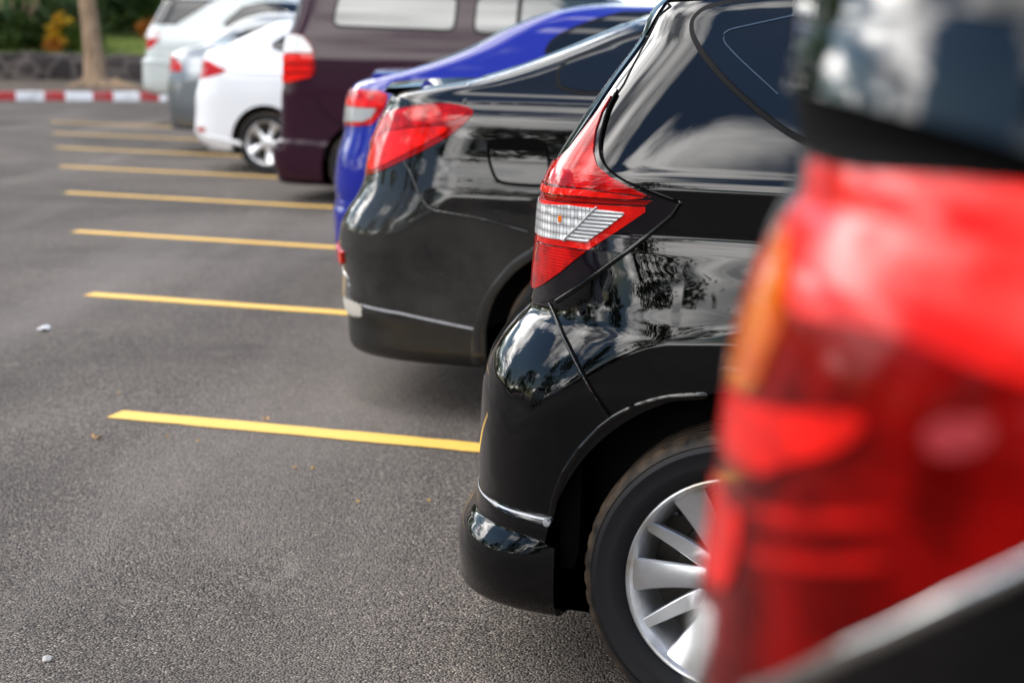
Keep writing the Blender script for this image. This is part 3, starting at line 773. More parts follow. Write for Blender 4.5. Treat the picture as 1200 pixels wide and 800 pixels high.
    # thin bright bead all round the lamp's front edge
    edge = b.pxs([(723, 111), (715, 126), (709, 145), (704, 168), (705, 186), (713, 199), (728, 210), (750, 220), (775, 230), (795, 237)])
    both_sides(b, 'lamp_seal', b.rline(chaikin(edge, 2, False), .0045), M['gap'], root, PP, res=.003, offfn=lambda u, w, v: np.full(u.shape, .006))
    edge = b.pxs([(797, 238), (788, 252), (768, 269), (740, 291), (706, 316), (674, 339), (652, 353)])
    both_sides(b, 'body_lip', b.rline(edge, .010), M['black_paint'], root, None, res=.0022, offfn=bead(edge, .0105, .004), rim=False)
    # rear bumper seam : from the lamp down to the wheel opening
    sm = b.pxs([(646, 356), (655, 376), (668, 404), (684, 436), (700, 464), (718, 489)])
    both_sides(b, 'bumper_seam', b.rline(sm, .0045), M['gap'], root, off=.0008, res=.0022, rim=False)
    sm2 = [(u - .006, w - .002) for u, w in sm]
    both_sides(b, 'bumper_edge', b.rline(sm2, .006), M['black_paint'], root, res=.002, offfn=bead(sm2, .0065, .0022), rim=False)
    # swage that runs forward and up out of the bumper to the wheel opening
    sw = b.pxs([(645, 608), (651, 580), (662, 553), (680, 526), (702, 503), (719, 490), (745, 476), (780, 466), (826, 463)])
    both_sides(b, 'arch_lip', b.rline(chaikin(sw, 1, False), .014), M['black_paint'], root, res=.003, offfn=bead(sw, .0145, .0045), rim=False)
    cr_ = [(-.02, .404), (.05, .4075), (.14, .4085), (.222, .4085)]
    both_sides(b, 'crease_line', b.rline(cr_, .0035, .3), M['pale_strip'], root, off=.0012, res=.0025, rim=False)  # thin pale grey line along the bumper crease
    # bolt
    bu, bw = b.px(641, 612)
    both_sides(b, 'bumper_bolt', lambda u, w, v: np.minimum(.008 - np.hypot(u - bu, w - bw), v - .1), M['scuff'], root, off=.003, res=.0015)
    # side window
    win = b.pxs([(812, 24), (826, 11), (850, 5), (885, 1), (930, -12), (985, -30)]) 
    low_ = b.pxs([(812, 40), (822, 60), (848, 92), (878, 120), (905, 142), (935, 162)])
    l0 = low_[-1]
    P2 = win + [(win[-1][0] + .35, 1.435), (2.05, 1.43), (2.55, 1.26), (2.85, 1.12), (1.55, 1.10), (l0[0] + .32, l0[1] - .095), (l0[0] + .15, l0[1] - .06)] + low_[::-1]
    P2 = chaikin(P2, 2)
    both_sides(b, 'window_seal', b.rpoly(P2, .007), M['seal'], root, off=.002, res=.006)
    both_sides(b, 'side_window', b.rpoly(P2, -.004), M['glass'], root, off=.0045, res=.007)
    fr = b.pxs([(930, 20), (880, 31), (850, 38), (848, 50), (862, 66), (890, 92), (912, 112)])
    both_sides(b, 'door_frame_line', b.rline(chaikin(fr, 2, False), .003), M['frame_line'], root, off=.006, res=.003, rim=False)
    # doors and the far half
    for uu, ww in ((1.55, None), (2.55, None)):
        both_sides(b, 'door_seam', b.rline([(uu, .3), (uu + .02, .8), (uu - .02, 1.08)], .006), M['gap'], root, off=.0008, res=.004, rim=False)
    for uu in (1.72, 2.68):
        both_sides(b, 'door_handle', b.rpoly(chaikin([(uu, .93), (uu + .2, .93), (uu + .2, .965), (uu, .965)], 2)), M['black_paint'], root, off=.028, res=.006, depth=.03)
    screens(b, root, front=(1.09, 1.45))
    headlamps(b, root, 3.35, .68, .88)
    axles(root, b, (UW, UF), RA, 1.0, b.hwmax - .012, kind='multi', spokes=12, rr=.213, seg=192, rot=0.0, valve=R(134))
    # inner flap in front of the bumper
    P3 = [(UW - .365, .62), (UW - .325, .62), (UW - .325, .34), (UW - .335, .30), (UW - .365, .30)]
    V = []; 
    for y in (.79, .66):
        V += [(u, -y, w) for u, w in P3]
    n = len(P3); F = [tuple(range(n)), tuple(range(2*n - 1, n - 1, -1))] + [(i, (i+1) % n, n + (i+1) % n, n + i) for i in range(n)]
    mesh('mud_flap', V, F, M['gap'], root, smooth=False)
    # roof spoiler lip
    bm = bmesh.new()
    pr = [(.40, 1.455), (.36, 1.468), (.40, 1.485), (.72, 1.522), (.74, 1.50)]
    vs = []
    for y in np.linspace(-.54, .54, 13):
        k = 1 - (abs(y) / .54)**4 * .25
        vs.append([bm.verts.new((.74 - (.74 - u) * k + .06 * (abs(y) / .54)**2, y, w - .03 * (abs(y) / .54)**3)) for u, w in pr])
    for a, c in zip(vs[:-1], vs[1:]):
        for i in range(5): bm.faces.new((a[i], a[(i+1) % 5], c[(i+1) % 5], c[i]))
    bm.faces.new(vs[0]); bm.faces.new(vs[-1][::-1]); bmesh.ops.recalc_face_normals(bm, faces=bm.faces)
    bm_obj('roof_spoiler', bm, M['black_paint'], root, angle=R(40))
    return b, root
FACET = ([-.1, .02, .10, .118, .135, .203, .274, .343, .45, .6], [.70, .645, .585, .575, .585, .652, .715, .755, .795, .82])
HB, HR = make_hatch()
print('hatch', np.round(HB.urT, 3).tolist(), HB.O)
def body_car(name, label, b, mat, wheels, r_arch, ws, lows=150, spokes=5, kind='plain', seg=64, rot=0.0, wheel_in=.012, rr=.213, group='cars parked in a slanted row', wc=None):
    root = empty('parked_car', b.O3, -BETA); tag(root, label, 'car', group)
    hs = [arch_hole(u, r_arch, .31 * ws) for u in wheels]
    b.shell('body', mat, root, lambda u, w, v: np.minimum(hs[0](u, w, v), hs[1](u, w, v)), int(lows * .9), lows)
    axles(root, b, wheels, r_arch, ws, b.hwmax - wheel_in, kind=kind, spokes=spokes, rr=rr, seg=seg, rot=rot)
    return root
def doors(b, root, us, w0, w1, handles=()):
    for uu in us:
        both_sides(b, 'door_seam', b.rline([(uu, w0), (uu + .02, (w0 + w1) / 2), (uu - .02, w1)], .007), M['gap'], root, off=.0008, res=.006, rim=False)
    for uu, ww in handles:
        both_sides(b, 'door_handle', b.rpoly(chaikin([(uu, ww), (uu + .2, ww), (uu + .2, ww + .035), (uu, ww + .035)], 2)), M['chrome'], root, off=.028, res=.008, depth=.03)
def lip_spoiler(root, pts, hw, mat, name='spoiler', sweep=.06):
    """boot lid lip: (u, w) section swept across the car"""
    bm = bmesh.new(); vs = []; n = len(pts)
    for y in np.linspace(-hw, hw, 15):
        k = (abs(y) / hw)
        vs.append([bm.verts.new((u + sweep * k**2, y, w - .02 * k**4)) for u, w in pts])
    for a, c in zip(vs[:-1], vs[1:]):
        for i in range(n): bm.faces.new((a[i], a[(i + 1) % n], c[(i + 1) % n], c[i]))
    bm.faces.new(vs[0]); bm.faces.new(vs[-1][::-1]); bmesh.ops.recalc_face_normals(bm, faces=bm.faces)
    return bm_obj(name, bm, mat, root, angle=R(50))

# ---- dusty black saloon
def make_sedan():
    sil = [(409, 369), (404, 357), (402, 340), (400, 310), (397, 284), (399, 264), (407, 246), (419, 228), (427, 208), (430, 190), (436, 164), (445, 141), (453, 124), (460, 111), (500, 102), (540, 96), (600, 80), (660, 58), (750, 22)]
    hw = [(.185, .70), (.195, .77), (.215, .812), (.25, .836), (.30, .8425), (.36, .849), (.45, .855), (.6, .862), (.75, .865), (.82, .862), (.88, .852), (.95, .838), (1.02, .828), (1.08, .820), (1.10, .812), (1.14, .780), (1.18, .735), (1.25, .685), (1.35, .62), (1.43, .55), (1.465, .43), (1.48, .2)]
    uf = [(.185, 4.2), (.4, 4.36), (.7, 4.35), (.85, 4.25), (.95, 3.9), (1.05, 3.35), (1.12, 3.1), (1.40, 2.3), (1.46, 2.1), (1.48, 1.9)]
    b = Body(5.77, hw, sil, uf, ru=((.2, .55), (1.1, .55), (1.2, .3), (1.48, .3)), n=((.2, 2.7), (1.0, 2.7), (1.2, 3.2), (1.48, 3)), anchor=(399, 290, 0.0), smooth=.006)
    UW = b.px(688, 404)[0]; UF = UW + 2.55
    root = body_car('parked_car', 'dusty black saloon with scraped bumper corner and swept red tail lamp', b, M['sedan_paint'], (UW, UF), .375, 1.0, 220, spokes=10, kind='multi', seg=96)
    lamp = b.pxs([(428, 203), (429, 190), (435, 163), (445, 142), (460, 129), (490, 123), (520, 121), (545, 124), (556, 130), (552, 138), (530, 158), (500, 175), (465, 192), (441, 203), (432, 207)])
    lamp = [(u - .03 if i in (0, 1, 2, 3, 14) else u, w) for i, (u, w) in enumerate(lamp)]
    PP = both_sides(b, 'tail_light', b.rpoly(chaikin(lamp, 2), vmin=.40), M['red_dark'], root, off=.003, res=.005)
    up = b.pxs([(431, 176), (437, 163), (447, 144), (461, 131), (490, 126), (520, 124), (544, 127), (553, 131), (535, 141), (500, 146), (462, 152), (440, 172)])
    both_sides(b, 'red_lens', b.rpoly(chaikin(up, 1), vmin=.42), M['red_lens'], root, PP, off=.006, res=.005)
    br = b.pxs([(431, 198), (434, 180), (448, 158), (475, 151), (520, 148), (528, 152), (500, 168), (464, 187), (440, 199)])
    both_sides(b, 'brake_light', b.rpoly(chaikin(br, 1), vmin=.42), M['red_bright'], root, PP, off=.0065, res=.005)
    fuel = b.pxs([(571, 167), (575, 164), (632, 164), (640, 169), (645, 195), (643, 214), (636, 219), (590, 216), (580, 210), (573, 190)])
    b.patch('fuel_door', b.rpoly(chaikin(fuel, 2), .004), M['gap'], root, off=.0012, res=.004).name = 'fuel_door_gap'
    wc_ = fuel[8][1]
    b.patch('fuel_door', b.rpoly(chaikin(fuel, 2), -.007), M['sedan_paint'], root, res=.004, offfn=lambda u, w, v: .002 + .02 * (wc_ + .06 - w))
    sm = chaikin(b.pxs([(472, 186), (481, 200), (492, 228), (503, 244), (530, 249), (567, 255), (620, 271)]), 1, False)
    both_sides(b, 'bumper_seam', b.rline(sm, .006), M['gap'], root, off=.001, res=.004, rim=False)
    sm2 = [(u, w - .005) for u, w in sm]
    both_sides(b, 'bumper_edge', b.rline(sm2, .008), M['sedan_paint'], root, res=.003, offfn=bead(sm2, .0085, .002), rim=False)
    for pts, h in (([(556, 136), (620, 137), (720, 140)], .002), ([(545, 119), (620, 120), (720, 123)], .003)):
        ln = b.pxs(pts); both_sides(b, 'body_line', b.rline(ln, .016), M['sedan_paint'], root, res=.004, offfn=bead(ln, .017, h), rim=False)
    low_w = b.px(500, 374)[1]
    both_sides(b, 'lower_bumper', lambda u, w, v: np.minimum(np.minimum(low_w - .006 - w + .02 * np.clip(.12 - u, 0, 1), w - .196), np.minimum(np.where(u > UW, -1.0, np.where(w < .31, UW - .38 - u, np.hypot(u - UW, w - .31) - .38)), v - .1)), M['sedan_lower'], root, off=.0015, res=.006, rim=False)
    st = b.pxs([(426, 358), (470, 367), (520, 378), (559, 386)])
    both_sides(b, 'trim_strip', b.rline(st, .008), M['pale_strip'], root, off=.002, res=.004)
    lip = b.pxs([(559, 425), (558, 395), (566, 362), (580, 337), (601, 312), (630, 293)])
    both_sides(b, 'arch_lip', b.rline(chaikin(lip, 1, False), .035), M['sedan_paint'], root, res=.005, offfn=bead(lip, .036, .006), rim=False)
    sc_ = b.pxs([(400, 349), (412, 352), (424, 358), (424, 371), (410, 369), (402, 358)])
    b.patch('scraped_corner', lambda u, w, v: b.rpoly(sc_, vmin=.4)(u, w, v) + .006 * np.sin(u * 240) * np.sin(w * 330), M['scratch'], root, off=.002, res=.004)
    tp = b.pxs([(400, 316), (406, 322), (409, 338), (408, 350), (401, 350)])
    b.patch('peeling_tape', lambda u, w, v: b.rpoly(tp, vmin=.4)(u, w, v) + .008 * np.sin(w * 260 + u * 90), M['chrome'], root, off=.004, res=.004)
    rf = b.pxs([(397, 291), (403, 295), (403, 309), (398, 309)]); rf = [(u - (.05 if i in (0, 3) else 0), w) for i, (u, w) in enumerate(rf)]
    both_sides(b, 'bumper_reflector', b.rpoly(rf, vmin=.3), M['red_bright'], root, off=.012, res=.004, depth=.014)
    dl = b.pxs([(548, 99), (600, 84), (660, 62), (720, 39), (765, 22)])
    both_sides(b, 'roof_drip_glint', b.rline(dl, .007), M['chrome'], root, res=.003, offfn=bead(dl, .0073, .003), rim=False)  # white reflection along the roof drip, put in as a chrome bead
    wn = b.pxs([(655, 77), (700, 58), (760, 37)]); k = wn[-1]; k0 = b.px(655, 108); k1 = b.px(760, 110)
    W = chaikin(wn + [(k[0] + .5, k[1] + .02), (k[0] + 1.3, k[1] - .08), (k[0] + 1.85, k1[1]), k1, k0], 1)
    both_sides(b, 'window_seal', b.rpoly(W, .008), M['seal'], root, off=.002, res=.008)
    both_sides(b, 'side_window', b.rpoly(W, -.004), M['glass'], root, off=.004, res=.010)
    d = b.px(456, 112)
    lip_spoiler(root, [(d[0] - .015, d[1] + .022), (d[0] - .045, d[1] + .03), (d[0] - .03, d[1] + .045), (d[0] + .10, d[1] + .055), (d[0] + .12, d[1] + .02)], .62, M['dark_paint'], sweep=.10)
    screens(b, root, rear=(1.235, 1.44), front=(1.12, 1.43))
    doors(b, root, (UW + .55, UW + 1.45), .32, 1.08, ((UW + .72, .92), (UW + 1.6, .92)))
    headlamps(b, root, 3.7, .68, .86)
    return b, root
SB, SR = make_sedan()

# ---- blue saloon
def make_blue():
    sil = [(394, 286), (391, 268), (390, 246), (394, 236), (392, 215), (395, 185), (404, 150), (406, 128), (410, 108), (417, 98), (430, 93), (470, 84), (540, 61), (600, 31), (640, 16), (700, 5)]
    hw = [(.25, .70), (.26, .76), (.29, .81), (.36, .835), (.5, .85), (.7, .86), (.85, .855), (.95, .845), (1.05, .83), (1.12, .80), (1.17, .74), (1.25, .69), (1.4, .61), (1.5, .55), (1.56, .42), (1.58, .2)]
    uf = [(.25, 4.25), (.5, 4.4), (.8, 4.3), (.95, 3.9), (1.08, 3.3), (1.15, 3.1), (1.45, 2.3), (1.58, 1.9)]
    b = Body(8.3, hw, sil, uf, ru=((.2, .5), (1.1, .5), (1.2, .3), (1.58, .3)), n=((.2, 2.8), (1.0, 2.8), (1.2, 3.2), (1.58, 3)), anchor=(392, 250, 0.0))
    UW = .82; UF = 3.4
    root = body_car('parked_car', 'bright blue saloon with lip spoiler and red and clear tail lamp', b, M['blue_paint'], (UW, UF), .37, 1.0, 150)
    lamp = b.pxs([(404, 148), (404, 128), (408, 108), (420, 105), (455, 108), (453, 124), (443, 140), (433, 148)])
    PP = both_sides(b, 'tail_light', b.rpoly(chaikin(lamp, 1), vmin=.40), M['red_lens'], root, off=.006, res=.006)
    cl = b.pxs([(403, 144), (404, 125), (425, 127), (442, 128), (436, 138), (426, 143)])
    both_sides(b, 'reversing_light', b.rpoly(cl, vmin=.42), M['clear_rib'], root, PP, off=.009, res=.006)
    bd = b.pxs([(404, 124), (406, 114), (452, 119), (451, 126), (430, 126)])
    both_sides(b, 'brake_light', b.rpoly(bd, vmin=.42), M['red_bright'], root, PP, off=.010, res=.006)
    ln = b.pxs([(394, 236), (398, 238), (450, 245)])
    both_sides(b, 'bumper_edge', b.rline(ln, .03), M['blue_paint'], root, res=.008, offfn=bead(ln, .031, .006), rim=False)
    d = b.px(420, 98)
    lip_spoiler(root, [(d[0], d[1] + .0), (d[0] - .05, d[1] + .055), (d[0] - .03, d[1] + .075), (d[0] + .22, d[1] + .075), (d[0] + .2, d[1] + .02)], .64, M['blue_paint'], sweep=.12)
    wn = b.pxs([(648, 46), (690, 27), (740, 14)]); k = wn[-1]; k0 = b.px(640, 52)
    W = chaikin(wn + [(k[0] + .8, k[1] - .02), (k[0] + 1.5, k0[1] - .06), (k0[0], k0[1] - .06)], 1)
    both_sides(b, 'window_seal', b.rpoly(W, .012), M['seal'], root, off=.002, res=.012)
    both_sides(b, 'side_window', b.rpoly(W, -.004), M['glass'], root, off=.004, res=.012)
    screens(b, root, rear=(1.24, 1.52), front=(1.15, 1.5)); doors(b, root, (1.5, 2.4), .34, 1.1, ((1.7, .93), (2.55, .93))); headlamps(b, root, 3.8, .7, .88)
    return b, root
make_blue()

# ---- plum van
def make_van():
    sil = [(325, 204), (321, 196), (319, 178), (322, 167), (328, 162), (329, 150), (330, 110), (332, 95), (333, 62), (337, 42), (343, 28), (348, 12), (352, -4)]
    hw = [(.14, .74), (.16, .79), (.22, .825), (.36, .835), (.46, .838), (.49, .836), (.50, .822), (.7, .828), (.95, .832), (1.18, .832), (1.21, .829), (1.24, .818), (1.40, .785), (1.6, .735), (1.78, .67), (1.86, .58), (1.90, .42), (1.92, .2)]
    uf = [(.14, 4.0), (.5, 4.15), (.85, 4.1), (1.0, 3.8), (1.15, 3.5), (1.6, 2.9), (1.8, 2.55), (1.92, 2.2)]
    b = Body(13.3, hw, sil, uf, ru=((.1, .35), (1.9, .35)), n=((.1, 3.6), (1.9, 3.6)), anchor=(330, 130, 0.0), extra_ur=[(1.80, .20), (1.87, .27), (1.92, .6)])
    UW = b.px(378, 200)[0] + .36; UF = UW + 2.6
    root = body_car('parked_car', 'plum brown van with stacked clear and red tail lamp and tall windows', b, M['plum_paint'], (UW, UF), .37, 1.02, 150)
    lamp = b.pxs([(331, 97), (332, 63), (336, 45), (344, 40), (356, 42), (364, 52), (369, 63), (370, 90), (352, 94), (335, 99)])
    PP = both_sides(b, 'tail_light', b.rpoly(chaikin(lamp, 1), vmin=.45), M['red_dark'], root, off=.008, res=.008)
    wh = b.pxs([(330, 62), (335, 46), (344, 41), (355, 43), (363, 53), (367, 62)])
    both_sides(b, 'reversing_light', b.rpoly(wh, vmin=.46), M['clear_lens'], root, PP, off=.012, res=.008)
    for p in ([(330, 74), (330, 65), (367, 65), (368, 74)], [(330, 84), (330, 77), (368, 77), (368, 84)], [(330, 96), (330, 87), (368, 87), (366, 90), (340, 96)]):
        both_sides(b, 'brake_light', b.rpoly(b.pxs(p), vmin=.46), M['red_bright'], root, PP, off=.012, res=.008)
    a = b.px(390, 33); e = b.px(532, 36); wt = 1.72
    f1 = rrect([(a[0], a[1] + .02), (a[0] + .03, wt), (e[0], wt), (e[0], e[1])], .07)
    a2 = b.px(556, 37); f2 = rrect([(a2[0], a2[1] - .01), (a2[0], wt), (a2[0] + 1.0, wt), (a2[0] + 1.0, a2[1] - .01)], .07)
    f3 = rrect([(a2[0] + 1.07, a2[1] - .02), (a2[0] + 1.07, wt), (a2[0] + 1.28, wt - .05), (a2[0] + 1.75, a2[1] - .02)], .07)
    for f in (f1, f2, f3):
        both_sides(b, 'window_seal', b.rpoly(f, .015), M['seal'], root, off=.002, res=.012)
        both_sides(b, 'side_window', b.rpoly(f, -.004), M['van_glass'], root, off=.004, res=.012)
    mid = a2[0] + .36
    both_sides(b, 'window_pillar', b.rline([(mid, a2[1]), (mid, wt)], .035), M['seal'], root, off=.007, res=.010)
    ln = b.pxs([(325, 166), (350, 167), (374, 169)])
    both_sides(b, 'bumper_edge', b.rline(ln, .035), M['plum_paint'], root, res=.008, offfn=bead(ln, .036, .008), rim=False)
    sm = b.pxs([(369, 97), (372, 120), (385, 138), (410, 152)])
    both_sides(b, 'bumper_seam', b.rline(chaikin(sm, 1, False), .010), M['gap'], root, off=.001, res=.006, rim=False)
    screens(b, root, rear=(1.2, 1.72), front=(1.15, 1.72)); doors(b, root, (a2[0] - .03, a2[0] + 1.03), .3, 1.25, ((a2[0] + .1, 1.0), (a2[0] + 1.1, 1.0))); headlamps(b, root, 3.5, .75, 1.0)
    return b, root
make_van()

# ---- white saloon
def make_white():
    sil = [(243, 172), (233, 163), (228, 152), (229, 130), (229, 115), (233, 96), (237, 80), (238, 70), (244, 60), (262, 55), (280, 46), (300, 37), (345, 21)]
    hw = [(.19, .70), (.20, .77), (.22, .81), (.30, .84), (.5, .85), (.75, .852), (.9, .846), (1.0, .832), (1.08, .81), (1.15, .765), (1.22, .715), (1.3, .67), (1.42, .60), (1.5, .54), (1.53, .4), (1.545, .2)]
    uf = [(.19, 4.2), (.5, 4.38), (.8, 4.3), (.95, 3.9), (1.08, 3.3), (1.15, 3.1), (1.45, 2.3), (1.545, 1.9)]
    b = Body(15.9, hw, sil, uf, ru=((.2, .5), (1.1, .5), (1.2, .3), (1.58, .3)), n=((.2, 2.8), (1.0, 2.8), (1.2, 3.2), (1.58, 3)), anchor=(229, 120, 0.0))
    UW = b.px(311, 164)[0]; UF = UW + 2.6
    root = body_car('parked_car', 'clean white saloon with pointed red tail lamp and five-spoke wheel', b, M['white_paint'], (UW, UF), .375, 1.0, 150, spokes=5, seg=96, rot=R(8))
    lamp = b.pxs([(235, 93), (236, 69), (247, 72), (258, 79), (267, 82), (258, 87), (243, 91)])
    both_sides(b, 'tail_light', b.rpoly(lamp, vmin=.40), M['red_lens'], root, off=.006, res=.008)
    rf = b.pxs([(232, 149), (241, 150), (240, 154), (232, 154)])
    both_sides(b, 'bumper_reflector', b.rpoly(rf, vmin=.3), M['red_lens'], root, off=.006, res=.008)
    ln = b.pxs([(243, 160), (258, 163), (283, 169)])
    both_sides(b, 'bumper_edge', b.rline(ln, .05), M['white_paint'], root, res=.01, offfn=bead(ln, .051, .014), rim=False)
    ln = b.pxs([(268, 83), (300, 86), (330, 87)])
    both_sides(b, 'body_line', b.rline(ln, .03), M['white_paint'], root, res=.008, offfn=bead(ln, .031, .008), rim=False)
    d = b.px(246, 60)
    lip_spoiler(root, [(d[0] - .02, d[1] + .03), (d[0] - .14, d[1] + .09), (d[0] - .12, d[1] + .115), (d[0] + .12, d[1] + .08), (d[0] + .12, d[1] + .03)], .66, M['white_paint'], sweep=.12)
    wn = b.pxs([(316, 54), (336, 41)]); k = wn[-1]
    W = chaikin(wn + [(k[0] + .45, k[1] + .07), (k[0] + 1.0, k[1] + .06), (k[0] + 1.9, k[1] - .22), (wn[0][0] + .15, wn[0][1] - .05)], 1)
    both_sides(b, 'window_seal', b.rpoly(W, .012), M['seal'], root, off=.002, res=.012)
    both_sides(b, 'side_window', b.rpoly(W, -.004), M['glass'], root, off=.004, res=.012)
    screens(b, root, rear=(1.24, 1.49), front=(1.15, 1.48)); doors(b, root, (UW + .6, UW + 1.5), .34, 1.1, ((UW + .8, .95), (UW + 1.65, .95))); headlamps(b, root, 3.75, .7, .88)
    return b, root
make_white()

# ---- grey silver saloon
def make_grey():
    sil = [(201, 146), (198, 136), (196, 115), (197, 96), (199, 82), (200, 68), (206, 61), (216, 57), (236, 53), (256, 40), (285, 23), (325, 13)]
    hw = [(.24, .70), (.25, .77), (.28, .81), (.36, .84), (.6, .855), (.8, .855), (.9, .845), (.97, .83), (1.08, .79), (1.15, .75), (1.22, .71), (1.3, .67), (1.42, .60), (1.56, .54), (1.62, .4), (1.64, .2)]
    uf = [(.24, 4.3), (.5, 4.45), (.8, 4.4), (.95, 4.0), (1.08, 3.4), (1.15, 3.2), (1.45, 2.4), (1.64, 1.9)]
    b = Body(18.4, hw, sil, uf, ru=((.2, .5), (1.1, .5), (1.2, .3), (1.64, .3)), n=((.2, 2.7), (1.0, 2.7), (1.2, 3.2), (1.64, 3)), anchor=(197, 105, 0.0))
    root = body_car('parked_car', 'grey silver saloon mostly hidden behind the clean white saloon', b, M['silver_paint'], (.85, 3.5), .375, 1.0, 120)
    lamp = b.pxs([(192, 84), (194, 66), (203, 65), (213, 76), (213, 84)])
    PP = both_sides(b, 'tail_light', b.rpoly(lamp, vmin=.40), M['red_lens'], root, off=.006, res=.010)
    a = b.px(268, 46); c = b.px(296, 32); W = chaikin([a, c, (c[0] + .9, c[1] + .10), (c[0] + 1.5, c[1] + .02), (c[0] + 2.1, a[1] - .04)], 1)
    both_sides(b, 'window_seal', b.rpoly(W, .012), M['seal'], root, off=.002, res=.014)
    both_sides(b, 'side_window', b.rpoly(W, -.004), M['glass'], root, off=.004, res=.014)
    screens(b, root, rear=(1.28, 1.56), front=(1.15, 1.56)); doors(b, root, (1.5, 2.4), .36, 1.1, ((1.7, .95), (2.55, .95))); headlamps(b, root, 3.8, .7, .88)
make_grey()

# ---- pearl white off-roader
def make_suv(q=23.5):
    sil = [(173, 107), (168, 102), (167, 90), (167, 73), (171, 66), (172, 50), (172, 39), (178, 28), (188, 10), (194, 0)]
    hw = [(.45, .76), (.47, .82), (.52, .87), (.7, .91), (.9, .92), (1.1, .915), (1.25, .90), (1.34, .88), (1.42, .85), (1.6, .79), (1.78, .73), (1.9, .66), (1.96, .5), (1.98, .2)]
    uf = [(.45, 4.4), (.7, 4.6), (1.0, 4.5), (1.15, 4.2), (1.3, 3.4), (1.4, 3.2), (1.75, 2.5), (1.98, 2.0)]
    b = Body(q, hw, sil, uf, ru=((.4, .45), (2, .45)), n=((.4, 3.1), (2, 3.1)), anchor=(167, 85, 0.0), extra_ur=[(1.92, .42), (1.98, .7)])
    root = body_car('parked_car', 'pearl white off-roader nearest the red and white kerb', b, M['pearl_paint'], (.95, 3.7), .43, 1.2, 120)
    lamp = b.pxs([(160, 57), (162, 38), (186, 38), (187, 46), (177, 57)])
    PP = both_sides(b, 'tail_light', b.rpoly(lamp, vmin=.40), M['red_lens'], root, off=.006, res=.012)
    wl = b.pxs([(160, 47), (162, 39), (185, 39), (186, 45)])
    both_sides(b, 'reversing_light', b.rpoly(wl, vmin=.42), M['clear_lens'], root, PP, off=.010, res=.012)
    a = b.px(181, 28); c = b.px(206, 28); d = b.px(248, 2)
    W = [(a[0] - .1, a[1]), c, d, (d[0] + .06, 1.86), (a[0] + .1, 1.86)]
    e = b.px(262, 31); W2 = chaikin([(e[0], e[1]), (e[0] + .02, e[1] + .06), (e[0] + .33, 1.84), (e[0] + 1.4, 1.85), (e[0] + 2.1, e[1] + .02)], 1)
    for w_ in (W, W2):
        both_sides(b, 'window_seal', b.rpoly(w_, .015), M['seal'], root, off=.002, res=.014)
        both_sides(b, 'side_window', b.rpoly(w_, -.004), M['glass'], root, off=.004, res=.014)
    ln = b.pxs([(168, 72), (185, 73), (200, 74)])
    both_sides(b, 'bumper_edge', b.rline(ln, .06), M['pearl_paint'], root, res=.012, offfn=bead(ln, .061, .02), rim=False)
    screens(b, root, rear=(1.45, 1.86), front=(1.4, 1.86)); doors(b, root, (e[0] + .7, e[0] + 1.6), .5, 1.35, ((e[0] + .2, 1.15), (e[0] + 1.0, 1.15))); headlamps(b, root, 3.9, .85, 1.1)
    return b, root
make_suv()

